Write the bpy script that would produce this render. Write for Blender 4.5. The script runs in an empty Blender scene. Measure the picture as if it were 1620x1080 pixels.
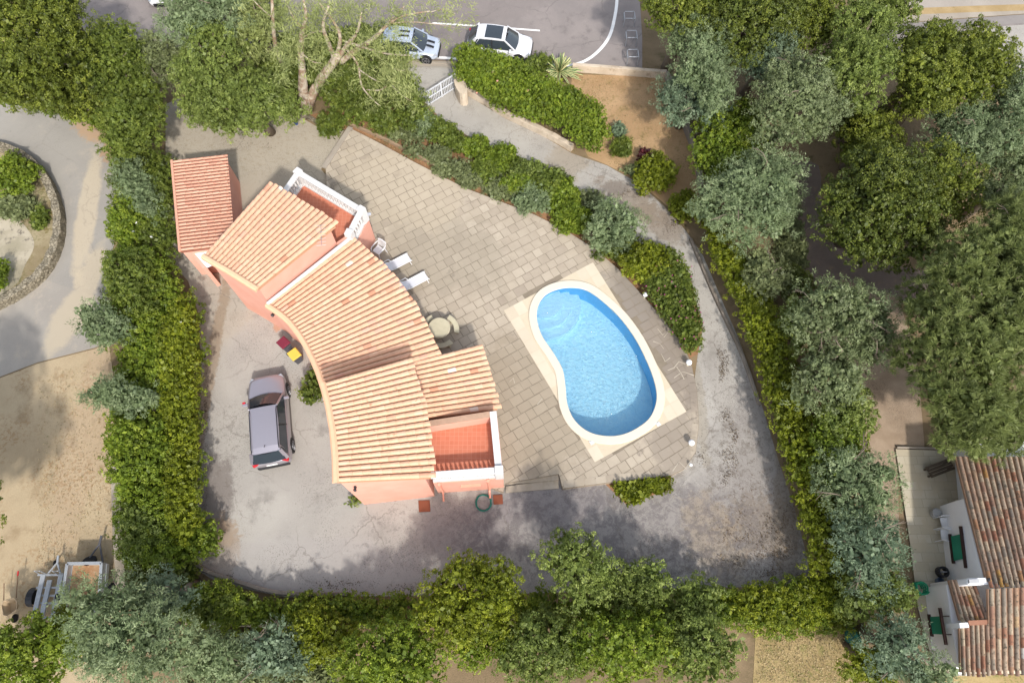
import bpy, bmesh, math, random
import numpy as np
from mathutils import Vector, Matrix
from mathutils.geometry import tessellate_polygon
S = bpy.context.scene
COL = S.collection
PI = math.pi

# ---------------------------------------------------------------- camera
CAM_H = 32.0
TILT = math.atan(472.0 / 1080.0)
cd = bpy.data.cameras.new("camera"); cam = bpy.data.objects.new("camera", cd); COL.objects.link(cam)
cam.location = (0, 0, CAM_H); cam.rotation_euler = (TILT, 0, 0)
cd.sensor_width = 36; cd.lens = 24.0; cd.clip_start = 0.5; cd.clip_end = 2000
S.camera = cam
# ---------------------------------------------------------------- sky and sun

sd = Vector((0.32, -1.0, 1.0)).normalized()       # towards the sun
W = bpy.data.worlds.new("World"); S.world = W; W.use_nodes = True
nt = W.node_tree; bg = nt.nodes['Background']
sky = nt.nodes.new('ShaderNodeTexSky'); sky.sky_type = 'NISHITA'; sky.sun_disc = False
sky.sun_elevation = math.asin(sd.z); sky.sun_rotation = math.atan2(sd.x, sd.y)
sky.dust_density = 2.0
hs = nt.nodes.new('ShaderNodeHueSaturation'); hs.inputs['Saturation'].default_value = 0.5       # thin bright cloud washes the blue out
nt.links.new(sky.outputs[0], hs.inputs['Color']); nt.links.new(hs.outputs[0], bg.inputs[0]); bg.inputs[1].default_value = 0.15
sl = bpy.data.lights.new("sun", 'SUN'); so = bpy.data.objects.new("sun", sl); COL.objects.link(so)
sl.energy = 2.0; sl.angle = math.radians(2.6); sl.color = (1.0, 0.955, 0.90)
so.rotation_euler = sd.to_track_quat('Z', 'Y').to_euler(); so.location = (10, -20, 40)
# ---------------------------------------------------------------- exposure
S.view_settings.view_transform = 'Standard'; S.view_settings.look = 'None'
S.view_settings.exposure = 0.94; S.view_settings.gamma = 1.0
S.view_settings.use_curve_mapping = False
S.render.engine = 'CYCLES'
try:
    S.cycles.max_bounces = 6; S.cycles.transparent_max_bounces = 8
except Exception: pass

# ---------------------------------------------------------------- helpers
CT, ST = math.cos(TILT), math.sin(TILT)
def at(px, py, h=0.0):
    """world point that stands at height h where the photograph shows (px, py)"""
    a, b = px - 810.0, -(py - 540.0)
    d = Vector((a, b * CT + 1080 * ST, b * ST - 1080 * CT))
    t = (h - CAM_H) / d.z
    return Vector((d.x * t, d.y * t, h))
def tag(o, label=None, cat=None, group=None, kind=None):
    if label: o['label'] = label
    if cat: o['category'] = cat
    if group: o['group'] = group
    if kind: o['kind'] = kind
    return o
ORG = {}
def empty(name, loc, label, cat, group=None, rz=0.0, world=True):
    o = bpy.data.objects.new(name, None); COL.objects.link(o)
    o.location = loc; o.rotation_euler = (0, 0, rz); o.empty_display_size = 0.3
    ORG[o.name] = Vector(loc) if world else Vector((0, 0, 0))
    return tag(o, label, cat, group)
class MB:
    def __init__(s): s.v = []; s.f = []; s.c = []
    def add(s, vs, fs, c=None):
        n = len(s.v); s.v.extend([tuple(p) for p in vs]); s.f.extend([tuple(n + i for i in f) for f in fs])
        s.c.extend([0.5 if c is None else c] * len(fs)); return s
    def box(s, c, size, rz=0.0, ax=None, col=None):
        c = Vector(c); x, y, z = [q / 2 for q in size]
        if ax is None:
            M = Matrix.Rotation(rz, 3, 'Z')
        else: M = ax
        vs = [c + M @ Vector((a * x, b * y, d * z)) for a in (-1, 1) for b in (-1, 1) for d in (-1, 1)]
        return s.add(vs, [(0, 1, 3, 2), (4, 6, 7, 5), (0, 4, 5, 1), (2, 3, 7, 6), (0, 2, 6, 4), (1, 5, 7, 3)], col)
    def bar(s, a, b, w, h, col=None):
        """box from a to b, w wide, h high"""
        a, b = Vector(a), Vector(b); d = b - a; L = d.length
        x = d.normalized(); z = Vector((0, 0, 1))
        if abs(x.z) > 0.98: z = Vector((0, 1, 0))
        y = z.cross(x).normalized(); z = x.cross(y)
        M = Matrix((x, y, z)).transposed()
        return s.box((a + b) / 2, (L, w, h), ax=M, col=col)
    def tube(s, pts, r, seg=8, col=None, caps=True):
        pts = [Vector(p) for p in pts]; n = len(pts)
        rs = r if isinstance(r, (list, tuple)) else [r] * n
        base = len(s.v); ref = Vector((0.31, 0.17, 0.93))
        for i, p in enumerate(pts):
            t = (pts[min(i + 1, n - 1)] - pts[max(i - 1, 0)])
            if t.length < 1e-6: t = Vector((0, 0, 1))
            t.normalize()
            rf = ref if abs(t.dot(ref)) < 0.95 else Vector((1, 0, 0))
            u = t.cross(rf).normalized(); w = t.cross(u)
            for k in range(seg):
                a = 2 * PI * k / seg
                s.v.append(tuple(p + (u * math.cos(a) + w * math.sin(a)) * rs[i]))
        cc = 0.5 if col is None else col
        for i in range(n - 1):
            for k in range(seg):
                a = base + i * seg + k; b = base + i * seg + (k + 1) % seg
                s.f.append((a, b, b + seg, a + seg)); s.c.append(cc)
        if caps:
            s.f.append(tuple(base + k for k in range(seg))[::-1]); s.c.append(cc)
            s.f.append(tuple(base + (n - 1) * seg + k for k in range(seg))); s.c.append(cc)
        return s
    def lathe(s, c, prof, seg=16, col=None):
        c = Vector(c); base = len(s.v); cc = 0.5 if col is None else col
        for (r, z) in prof:
            for k in range(seg):
                a = 2 * PI * k / seg
                s.v.append((c.x + r * math.cos(a), c.y + r * math.sin(a), c.z + z))
        for i in range(len(prof) - 1):
            for k in range(seg):
                a = base + i * seg + k; b = base + i * seg + (k + 1) % seg
                s.f.append((a, b, b + seg, a + seg)); s.c.append(cc)
        s.f.append(tuple(base + k for k in range(seg))[::-1]); s.c.append(cc)
        m = base + (len(prof) - 1) * seg
        s.f.append(tuple(m + k for k in range(seg))); s.c.append(cc)
        return s
    def prism(s, poly, z0, z1, col=None, bottom=True):
        """closed vertical prism; z1 may be a list of heights"""
        n = len(poly); base = len(s.v); cc = 0.5 if col is None else col
        zz = z1 if isinstance(z1, (list, tuple)) else [z1] * n
        for p in poly: s.v.append((p[0], p[1], z0))
        for p, z in zip(poly, zz): s.v.append((p[0], p[1], z))
        for i in range(n):
            j = (i + 1) % n; s.f.append((base + i, base + j, base + n + j, base + n + i)); s.c.append(cc)
        tri = tessellate_polygon([[Vector((p[0], p[1], 0)) for p in poly]])
        for t in tri:
            s.f.append(tuple(base + n + i for i in t)); s.c.append(cc)
            if bottom: s.f.append(tuple(base + i for i in t)[::-1]); s.c.append(cc)
        return s
    def grid(s, P, col=None, two=False):
        """P[i][j] points"""
        base = len(s.v); ni, nj = len(P), len(P[0]); cc = 0.5 if col is None else col
        for r in P: s.v.extend([tuple(p) for p in r])
        for i in range(ni - 1):
            for j in range(nj - 1):
                a = base + i * nj + j; s.f.append((a, a + nj, a + nj + 1, a + 1)); s.c.append(cc)
        return s
    def build(s, name, mat, parent=None, smooth=False, normals=True, bevel=0):
        off = ORG.get(parent.name, Vector((0, 0, 0))) if parent is not None else Vector((0, 0, 0))
        me = bpy.data.meshes.new(name)
        me.from_pydata([(v[0] - off.x, v[1] - off.y, v[2] - off.z) for v in s.v], [], s.f)
        at_ = me.attributes.new('v', 'FLOAT', 'FACE'); at_.data.foreach_set('value', s.c)
        if normals or bevel:
            b = bmesh.new(); b.from_mesh(me)
            if normals: bmesh.ops.recalc_face_normals(b, faces=b.faces)
            b.to_mesh(me); b.free()
        if smooth: me.polygons.foreach_set('use_smooth', [True] * len(me.polygons))
        me.materials.append(mat); me.update()
        o = bpy.data.objects.new(name, me); COL.objects.link(o)
        if parent is not None: o.parent = parent
        ORG[o.name] = off
        if bevel:
            m = o.modifiers.new('bevel', 'BEVEL'); m.width = bevel; m.segments = 2; m.limit_method = 'ANGLE'
        return o
def copy_tree(o, parent=None):
    c = o.copy(); COL.objects.link(c)
    if parent is not None: c.parent = parent
    for ch in list(o.children): copy_tree(ch, c)
    return c
def smooth_poly(pts, n=6, closed=True):
    """Catmull-Rom through the points"""
    P = [Vector(p) for p in pts]; out = []; m = len(P)
    rng = range(m) if closed else range(m - 1)
    for i in rng:
        if closed: a, b, c, d = P[(i - 1) % m], P[i], P[(i + 1) % m], P[(i + 2) % m]
        else: a, b, c, d = P[max(i - 1, 0)], P[i], P[i + 1], P[min(i + 2, m - 1)]
        for k in range(n):
            t = k / n
            out.append(0.5 * ((2 * b) + (c - a) * t + (2 * a - 5 * b + 4 * c - d) * t * t + (3 * b - a - 3 * c + d) * t ** 3))
    if not closed: out.append(P[-1])
    return out
def pxpoly(pts, h=0.0, n=0, closed=True):
    w = [at(x, y, h) for x, y in pts]
    return smooth_poly(w, n, closed) if n else w
def area(P): return 0.5 * sum(P[i][0] * P[(i + 1) % len(P)][1] - P[(i + 1) % len(P)][0] * P[i][1] for i in range(len(P)))
def offset_poly(P, d):
    """move a closed outline outwards by d"""
    n = len(P); sgn = 1 if area(P) > 0 else -1; out = []
    for i in range(n):
        a, b, c = P[i - 1], P[i], P[(i + 1) % n]
        t = Vector((c[0] - a[0], c[1] - a[1])).normalized()
        out.append(Vector((b[0] + t.y * sgn * d, b[1] - t.x * sgn * d, b[2] if len(b) > 2 else 0)))
    return out
def inside(p, P):
    x, y = p[0], p[1]; c = False; j = len(P) - 1
    for i in range(len(P)):
        if (P[i][1] > y) != (P[j][1] > y) and x < (P[j][0] - P[i][0]) * (y - P[i][1]) / (P[j][1] - P[i][1]) + P[i][0]: c = not c
        j = i
    return c
def sheet(name, poly, z, mat, holes=(), kind='structure', parent=None, flatz=True):
    loops = [[Vector((p[0], p[1], 0)) for p in poly]] + [[Vector((p[0], p[1], 0)) for p in h] for h in holes]
    tri = tessellate_polygon(loops); vs = [(p.x, p.y, z) for l in loops for p in l]
    m = MB(); fs = []
    for t in tri:
        a, b, c = [Vector(vs[i]) for i in t]
        fs.append(t if (b - a).cross(c - a).z > 0 else t[::-1])
    m.add(vs, fs); o = m.build(name, mat, parent, normals=False)
    if kind and parent is None: o['kind'] = kind
    return o

# ---------------------------------------------------------------- materials
def srgb(r, g, b):
    return tuple((c / 255 / 12.92 if c / 255 <= 0.04045 else ((c / 255 + 0.055) / 1.055) ** 2.4) for c in (r, g, b))
class NT:
    def __init__(s, name):
        s.m = bpy.data.materials.new(name); s.m.use_nodes = True; s.t = s.m.node_tree
        s.b = s.t.nodes['Principled BSDF']; s.b.inputs['Specular IOR Level'].default_value = 0.25
        s.pos = s.n('ShaderNodeNewGeometry').outputs['Position']
    def n(s, k, **kw):
        nd = s.t.nodes.new(k)
        for a, b in kw.items(): setattr(nd, a, b)
        return nd
    def l(s, a, b): s.t.links.new(a, b)
    def setin(s, sock, v):
        if hasattr(v, 'links') or isinstance(v, bpy.types.NodeSocket): s.l(v, sock)
        else: sock.default_value = (tuple(v) + (1,)) if (hasattr(v, '__len__') and len(v) == 3 and sock.type == 'RGBA') else v
    def noise(s, scale, detail=4, rough=0.6, dist=0.0, vec=None, out=0):
        nd = s.n('ShaderNodeTexNoise'); nd.inputs['Scale'].default_value = scale; nd.inputs['Detail'].default_value = detail
        nd.inputs['Roughness'].default_value = rough; nd.inputs['Distortion'].default_value = dist
        s.l(vec if vec is not None else s.pos, nd.inputs['Vector']); return nd.outputs[out]
    def vor(s, scale, feature='F1', out='Distance', vec=None, rand=1.0):
        nd = s.n('ShaderNodeTexVoronoi'); nd.feature = feature; nd.inputs['Scale'].default_value = scale
        nd.inputs['Randomness'].default_value = rand
        s.l(vec if vec is not None else s.pos, nd.inputs['Vector']); return nd.outputs[out]
    def ramp(s, f, a, b):
        nd = s.n('ShaderNodeMapRange'); nd.interpolation_type = 'SMOOTHSTEP'
        nd.inputs['From Min'].default_value = a; nd.inputs['From Max'].default_value = b
        s.l(f, nd.inputs['Value']); return nd.outputs['Result']
    def mix(s, f, a, b, mode='MIX'):
        nd = s.n('ShaderNodeMix', data_type='RGBA', blend_type=mode)
        s.setin(nd.inputs[0], f); s.setin(nd.inputs[6], a); s.setin(nd.inputs[7], b); return nd.outputs[2]
    def math(s, op, a, b=0.0):
        nd = s.n('ShaderNodeMath', operation=op); s.setin(nd.inputs[0], a); s.setin(nd.inputs[1], b); return nd.outputs[0]
    def attr(s, name='v'):
        nd = s.n('ShaderNodeAttribute'); nd.attribute_name = name; return nd.outputs['Fac']
    def bump(s, h, strength=0.4, dist=0.05):
        nd = s.n('ShaderNodeBump'); nd.inputs['Strength'].default_value = strength; nd.inputs['Distance'].default_value = dist
        s.l(h, nd.inputs['Height']); s.l(nd.outputs[0], s.b.inputs['Normal'])
    def col(s, c): s.setin(s.b.inputs['Base Color'], c)
    def rough(s, r): s.setin(s.b.inputs['Roughness'], r)
    def blob(s, px, py, rx, ry, rot=0.0, wob=0.35, scale=1.2, lo=0.75, hi=1.15, h=0.0):
        """soft-edged patch with a ragged outline around one place on the ground"""
        c = at(px, py, h); mp = s.n('ShaderNodeMapping'); mp.vector_type = 'TEXTURE'
        mp.inputs['Location'].default_value = (c.x, c.y, h); mp.inputs['Rotation'].default_value = (0, 0, rot)
        mp.inputs['Scale'].default_value = (rx, ry, 1000)
        s.l(s.pos, mp.inputs['Vector'])
        ln = s.n('ShaderNodeVectorMath', operation='LENGTH'); s.l(mp.outputs[0], ln.inputs[0])
        w = s.math('MULTIPLY', s.math('SUBTRACT', s.noise(scale, 10, 0.78, 0.3), 0.5), wob * 4.6)
        d = s.math('ADD', ln.outputs['Value'], w)
        return s.ramp(d, hi, lo)
def ground_mat(name, c1, c2, c3=None, big=0.35, fine=25, speck=None, bump=0.3, blobs=(), crack=None, mottle=()):
    m = NT(name)
    c = m.mix(m.ramp(m.noise(big, 6, 0.62, 0.4), 0.35, 0.65), c1, c2)
    if c3: c = m.mix(m.ramp(m.noise(big * 3.3, 8, 0.7), 0.52, 0.68), c, c3)
    c = m.mix(0.5, c, m.mix(m.noise(fine, 3, 0.7), tuple(q * 0.62 for q in c1), tuple(min(1, q * 1.38) for q in c1)), 'SOFT_LIGHT')
    for (args, colr, st) in blobs:
        f = m.math('MULTIPLY', m.blob(*args), st)
        c = m.mix(f, c, colr)
    if speck:
        sc, colr, th, amt = speck
        f = m.math('MULTIPLY', m.ramp(m.noise(sc, 2, 0.8), th, th + 0.08), m.ramp(m.noise(0.5, 3), 0.42, 0.62))
        c = m.mix(m.math('MULTIPLY', f, amt), c, colr)
    for (args, colr, sc, th, st) in mottle:
        f = m.math('MULTIPLY', m.math('MULTIPLY', m.blob(*args), m.ramp(m.noise(sc, 10, 0.85, 0.5), th, th + 0.07)), st)
        c = m.mix(f, c, colr)
    if crack:
        sc, colr, amt = crack
        wv = m.n('ShaderNodeVectorMath', operation='ADD'); m.l(m.pos, wv.inputs[0])
        ns = m.n('ShaderNodeVectorMath', operation='SCALE'); ns.inputs['Scale'].default_value = 0.9; m.l(m.noise(0.9, 5, 0.65, out=1), ns.inputs[0]); m.l(ns.outputs[0], wv.inputs[1])
        e = m.ramp(m.vor(sc, 'DISTANCE_TO_EDGE', vec=wv.outputs[0]), 0.014, 0.004)
        f = m.math('MULTIPLY', m.math('MULTIPLY', e, m.ramp(m.noise(0.35, 3), 0.42, 0.60)), amt)
        c = m.mix(f, c, colr)
        # pale and dark scuffs
        c = m.mix(m.math('MULTIPLY', m.ramp(m.noise(2.6, 9, 0.82), 0.56, 0.70), 0.28), c, tuple(min(1, q * 1.35) for q in c1))
        c = m.mix(m.math('MULTIPLY', m.ramp(m.noise(1.7, 10, 0.85, 0.6), 0.56, 0.66), 0.5), c, tuple(q * 0.52 for q in c1))
    m.col(c); m.rough(0.9); m.bump(m.noise(fine, 4, 0.75), bump, 0.04)
    return m.m
def plain(name, c, rough=0.6, metal=0.0, var=0.12, scale=6, bump=0.0, spec=None):
    m = NT(name)
    m.col(m.mix(m.noise(scale, 4, 0.6), tuple(q * (1 - var) for q in c), tuple(min(1, q * (1 + var)) for q in c)))
    m.rough(rough); m.b.inputs['Metallic'].default_value = metal
    if spec is not None: m.b.inputs['Specular IOR Level'].default_value = spec
    if bump: m.bump(m.noise(scale * 4, 4, 0.7), bump, 0.02)
    return m.m
def attr_mat(name, cols, rough=0.8, noise_scale=9, noise_amt=0.5, bump=0.2, dark=None):
    """colour picked by the per-face value v through stops, broken up by noise"""
    m = NT(name); r = m.n('ShaderNodeValToRGB'); cr = r.color_ramp
    while len(cr.elements) < len(cols): cr.elements.new(0.5)
    for e, (p, c) in zip(cr.elements, cols): e.position = p; e.color = tuple(c) + (1,)
    m.l(m.attr(), r.inputs[0]); c = r.outputs[0]
    c = m.mix(noise_amt, c, m.mix(m.noise(noise_scale, 5, 0.7), (0.25, 0.25, 0.25), (0.8, 0.8, 0.8)), 'SOFT_LIGHT')
    if dark:
        colr, th, sc = dark
        c = m.mix(m.ramp(m.noise(sc, 6, 0.7), th, th + 0.12), c, colr)
    m.col(c); m.rough(rough)
    if bump: m.bump(m.noise(30, 4, 0.7), bump, 0.02)
    return m.m
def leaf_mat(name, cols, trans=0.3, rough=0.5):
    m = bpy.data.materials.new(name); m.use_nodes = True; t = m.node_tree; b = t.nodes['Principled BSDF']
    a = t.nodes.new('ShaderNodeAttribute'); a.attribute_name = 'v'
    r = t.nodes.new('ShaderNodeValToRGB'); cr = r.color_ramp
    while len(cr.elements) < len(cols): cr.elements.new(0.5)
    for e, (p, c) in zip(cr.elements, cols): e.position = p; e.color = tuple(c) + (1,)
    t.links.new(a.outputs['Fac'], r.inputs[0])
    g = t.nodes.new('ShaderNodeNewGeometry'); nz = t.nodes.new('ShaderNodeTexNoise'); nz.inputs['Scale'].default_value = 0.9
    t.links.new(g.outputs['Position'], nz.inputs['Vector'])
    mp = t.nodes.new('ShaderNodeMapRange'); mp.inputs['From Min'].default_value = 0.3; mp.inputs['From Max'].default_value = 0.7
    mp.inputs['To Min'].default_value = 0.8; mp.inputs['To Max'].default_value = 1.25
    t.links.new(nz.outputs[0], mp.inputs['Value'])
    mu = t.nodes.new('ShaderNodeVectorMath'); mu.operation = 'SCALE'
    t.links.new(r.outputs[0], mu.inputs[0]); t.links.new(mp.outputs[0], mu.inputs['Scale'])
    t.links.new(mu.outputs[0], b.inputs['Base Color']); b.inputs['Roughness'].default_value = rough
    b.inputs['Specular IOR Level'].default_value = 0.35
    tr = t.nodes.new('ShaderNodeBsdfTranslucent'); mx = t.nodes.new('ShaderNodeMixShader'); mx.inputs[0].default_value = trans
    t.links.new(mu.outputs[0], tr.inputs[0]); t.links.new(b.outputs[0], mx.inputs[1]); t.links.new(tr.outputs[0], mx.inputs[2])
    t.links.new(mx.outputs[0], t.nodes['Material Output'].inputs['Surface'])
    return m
# ================================================================ THE GROUND
TZ = 0.22                                   # height of the pool terrace
WHITE = (0.8, 0.8, 0.78)
pool_px = [(909,454),(930,459),(952,474),(980,500),(1004,532),(1022,566),(1036,602),(1040,632),(1030,660),(1009,678),(984,689),(957,691),(930,684),(908,666),(896,640),(893,612),(888,584),(872,556),(856,532),(848,506),(850,484),(862,466),(884,456)]
POOL = pxpoly(pool_px, TZ, 5)
HOLE = offset_poly(POOL, 0.12)
terr_px = [(556,204),(600,226),(655,256),(690,274),(735,297),(790,318),(845,339),(896,365),(942,394),(980,427),(1012,462),(1046,500),(1078,541),(1094,575),(1103,620),(1106,670),(1101,715),(1082,742),(1062,752),(1020,757),(960,764),(890,773),(884,750),(800,765),(796,779),(690,740),(560,560),(520,420),(515,268)]
TERR = pxpoly(terr_px, TZ)
quad_px = [(797,491),(938,415),(1086,651),(941,731)]
QUAD = pxpoly(quad_px, TZ)

M_ground = ground_mat('dry_ground', srgb(146,130,106), srgb(126,112,90), srgb(104,98,70), 0.25, 14, (6, srgb(92,88,54), 0.55, 0.6), 0.5,
    blobs=[((1260,1035,100,30), srgb(190,172,128), 0.0)])
b = 400
sheet('ground', [(-b,-b),(b,-b),(b,b),(-b,b)], 0.0, M_ground, [HOLE])
# the yard of pale concrete and gravel round the house
M_drive = ground_mat('weathered_concrete', srgb(171,167,160), srgb(160,156,150), srgb(149,145,139), 0.22, 18,
    (16, srgb(88,80,72), 0.57, 0.6), 0.25, crack=(0.42, srgb(104,96,88), 0.45),
    mottle=[((1200,820,4.2,5.5,0,.25,.5), srgb(104,96,86), 2.2, .51, .6), ((1205,840,3.0,3.2,0,.3,.7), srgb(84,66,52), 7, .53, .8), ((1150,640,1.8,5.5,0,.3,.7), srgb(92,80,70), 5, .54, .75),
            ((960,840,7.5,2.6,0,.25,.5), srgb(98,92,92), 1.6, .47, .6), ((1150,890,6,1.6,0,.3,.6), srgb(92,86,80), 3, .5, .6), ((1030,330,4,2.6,-.7,.3,.7), srgb(104,94,82), 4, .53, .6), ((860,230,4,1.6,-.5,.3,.7), srgb(112,102,90), 4, .55, .5),
            ((335,790,1.3,5,0,.3,.8), srgb(104,96,88), 3.5, .52, .5), ((330,560,.9,8,0,.3,.8), srgb(124,112,96), 6, .54, .4), ((390,220,6,3,0,.3,.5), srgb(132,118,92), 5, .52, .5), ((700,850,5,2,0,.3,.6), srgb(110,104,100), 3, .52, .5)],
    blobs=[((390,250,7.5,5.5,0,.25,.7), srgb(166,155,136), 0.75), ((330,450,3.2,4,0,.25,.7), srgb(166,155,138), 0.6),
           ((960,830,7.5,1.9,0,.3,.6), srgb(132,126,122), 0.7), ((1180,850,4.5,3.2,0,.45,.9), srgb(140,134,128), 0.6),
           ((870,790,3.0,1.1,0,.35,1.1), srgb(126,120,118), 0.7), ((1210,720,1.6,5,-.15,.6,1.2), srgb(138,132,126), 0.75),
           ((1140,600,.55,2.6,.05,.5,2.5), srgb(104,94,84), 0.15), ((1160,700,.4,1.6,.05,.5,2.5), srgb(96,84,76), 0.15),
           ((1107,640,.3,3.2,.0,.5,2), srgb(134,122,96), 0.3),
           ((1208,830,2.0,1.4,0,.8,2.5), srgb(120,106,90), 0.5), ((1130,850,1.2,2.2,.4,.5,1.6), srgb(146,128,102), 0.4),
           ((340,780,.9,2.0,.2,.5,1.4), srgb(118,110,104), 0.8), ((352,865,.8,1.4,.2,.5,2.8), srgb(148,122,94), 0.6),
           ((480,900,6,1.4,0,.3,.8), srgb(160,155,150), 0.5), ((735,840,2.2,1.3,0,.5,1), srgb(128,120,120), 0.35),
           ((900,250,1.2,2,-.6,.6,1.5), srgb(150,138,120), 0.6), ((1000,320,2.4,.9,-.7,.6,1.8), srgb(126,110,92), 0.6),
           ((975,297,.7,.5,0,.3,2), srgb(120,112,104), 0.7), ((1045,350,1.8,1.0,-.9,.6,1.8), srgb(130,116,100), 0.6),
           ((900,735,3.5,.5,.1,.4,2), srgb(150,140,120), 0.3), ((322,640,.35,9,0,.5,2), srgb(140,122,100), 0.7),
           ((1245,800,.6,6,-.15,.5,2), srgb(120,108,92), 0.5), ((440,512,.25,.5,0,.3,3), srgb(190,120,70), 0.5)])
yard_px = [(645,104),(722,104),(722,128),(735,148),(800,188),(860,216),(905,243),(960,262),(1010,290),(1050,326),(1085,365),(1112,404),(1140,470),(1166,530),(1188,590),(1208,650),(1232,730),(1256,800),(1274,870),(1285,925),(1180,928),(1000,932),(840,938),(660,942),(450,944),(385,930),(335,915),(310,900),(312,800),(316,700),(318,600),(315,500),(298,445),(262,405),(262,300),(262,165),(300,150),(380,165),(470,182),(500,200),(556,204),(560,260),(640,330),(900,500),(1070,640),(1096,560),(1096,540),(1050,470),(1000,420),(960,380),(900,330),(850,290),(800,258),(740,222),(690,190),(672,160),(660,135)]
# one outline without the planting bed: the drive, the south yard and the west yard
yard = pxpoly(yard_px, 0)
sheet('driveway', pxpoly([(645,104),(722,104),(722,128),(735,148),(800,188),(860,216),(905,243),(960,262),(1010,290),(1050,326),(1085,365),(1112,404),(1140,470),(1166,530),(1188,590),(1208,650),(1232,730),(1256,800),(1274,870),(1285,925),(1180,928),(1090,930),(1070,700),(1096,620),(1104,560),(1112,520),(1092,440),(1060,400),(1010,392),(985,350),(940,330),(905,310),(870,275),(840,255),(790,240),(740,215),(700,190),(675,165),(650,140)], 0), 0.008, M_drive)
sheet('yard', pxpoly([(262,165),(300,150),(380,165),(470,182),(500,200),(545,206),(508,268),(560,330),(620,420),(700,600),(800,700),(900,740),(1070,700),(1090,930),(1000,932),(840,938),(660,942),(450,944),(385,930),(335,915),(310,900),(312,800),(316,700),(318,600),(315,500),(298,445),(262,405),(262,300)], 0), 0.008, M_drive)
M_bed = ground_mat('bed_soil', srgb(160,130,102), srgb(140,112,86), srgb(116,102,72), 0.6, 12, (8, srgb(96,84,50), 0.5, 0.7), 0.6)
sheet('planting_bed', pxpoly([(490,182),(540,172),(600,160),(672,168),(705,196),(745,222),(800,250),(850,280),(905,318),(945,335),(985,352),(1012,392),(1062,405),(1094,445),(1110,520),(1104,560),(1092,566),(1040,500),(980,432),(900,372),(800,325),(700,282),(600,232),(556,206),(515,200)], 0), 0.012, M_bed)
sheet('planting_bed', pxpoly([(958,766),(1062,752),(1060,775),(1010,790),(990,797)], 0), 0.012, M_bed)
sheet('dry_lawn', pxpoly([(905,118),(1052,122),(1068,170),(1088,220),(1104,268),(1105,330),(1082,352),(1046,318),(1005,284),(962,262),(930,248),(900,180)], 0), 0.012,
      ground_mat('parched_lawn', srgb(178,154,124), srgb(164,140,110), srgb(142,128,92), 0.45, 16, (9, srgb(110,100,56), 0.55, 0.7), 0.6))
# terrace slab with stone pavers laid one by one
M_grout = plain('terrace_grout', srgb(130,119,103), 0.95, var=0.25, scale=3)
M_edge = ground_mat('terrace_edge_stone', srgb(176,164,148), srgb(158,146,130), srgb(120,110,98), 0.5, 20, None, 0.2)
tm = MB(); tm.prism(TERR, 0.0, TZ, bottom=False)
# walls only; top as a sheet with the pool left out
tm.f = tm.f[:len(TERR)]; tm.c = tm.c[:len(TERR)]; o = tm.build('terrace_edge', M_edge); o['kind'] = 'structure'
sheet('terrace', TERR, TZ, M_grout, [HOLE])
def clip(subj, conv):
    out = [tuple(p[:2]) for p in subj]
    n = len(conv)
    for i in range(n):
        a, c = conv[i], conv[(i + 1) % n]; inp = out; out = []
        if not inp: break
        side = lambda p: (c[0]-a[0])*(p[1]-a[1]) - (c[1]-a[1])*(p[0]-a[0])
        for k in range(len(inp)):
            p, q = inp[k - 1], inp[k]; sp, sq = side(p), side(q)
            if (sp >= 0) != (sq >= 0):
                t = sp / (sp - sq); out.append((p[0] + (q[0]-p[0])*t, p[1] + (q[1]-p[1])*t))
            if sq >= 0: out.append(q)
    return out
rng = random.Random(5)
e1 = (QUAD[1] - QUAD[0]).normalized(); e2 = (QUAD[2] - QUAD[1]).normalized()
e1 = Vector((e1.x, e1.y)); e2 = Vector((-e1.y, e1.x)); 
O0 = Vector((QUAD[0].x, QUAD[0].y))
TIN = offset_poly(TERR, -0.45)
TINc = TIN if True else TERR
pv = MB(); POUT = offset_poly(POOL, 0.3)
def paver(poly4, z, c, mat=None):
    if area(poly4) < 0: poly4 = poly4[::-1]
    r = clip(TERR_IN, poly4)
    if len(r) < 3 or abs(area(r)) < 0.01: return
    if any(inside(p, POUT) for p in r) or inside((sum(p[0] for p in r)/len(r), sum(p[1] for p in r)/len(r)), POUT): return
    if area(r) < 0: r = r[::-1]
    tx, ty = rng.uniform(-.006,.006), rng.uniform(-.006,.006); x0, y0 = r[0]
    pv.add([(p[0], p[1], z + (p[0]-x0)*tx + (p[1]-y0)*ty) for p in r], [tuple(range(len(r)))], c)
TERR_IN = offset_poly(TERR, -0.03)
v = -16.0
while v < 16:
    hgt = rng.choice([0.47, 0.5, 0.52]); u = -20 + rng.uniform(0, .5)
    while u < 20:
        w = rng.choice([0.42, 0.48, 0.55, 0.5, 0.6, 0.66]); g = 0.014
        c0 = O0 + e1 * u + e2 * v
        k = [c0 + e1*g + e2*g, c0 + e1*(w-g) + e2*g, c0 + e1*(w-g) + e2*(hgt-g), c0 + e1*g + e2*(hgt-g)]
        k = [(p.x + rng.uniform(-.012,.012), p.y + rng.uniform(-.012,.012)) for p in k]
        cx = sum(p[0] for p in k)/4; cy = sum(p[1] for p in k)/4
        if inside((cx, cy), TIN) or any(inside(p, TERR_IN) for p in k):
            if not all(inside(p, QUAD) for p in k): paver(k, TZ + 0.012, rng.random())
        u += w
    v += hgt
M_paver = attr_mat('terrace_paver', [(0, srgb(157,145,128)), (0.3, srgb(168,156,138)), (0.55, srgb(162,150,133)), (0.8, srgb(174,162,144)), (1.0, srgb(153,141,125))], 0.85, 1.2, 0.55, 0.15, dark=(srgb(112,102,92), 0.60, 0.55))
_n = M_paver.node_tree
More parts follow.
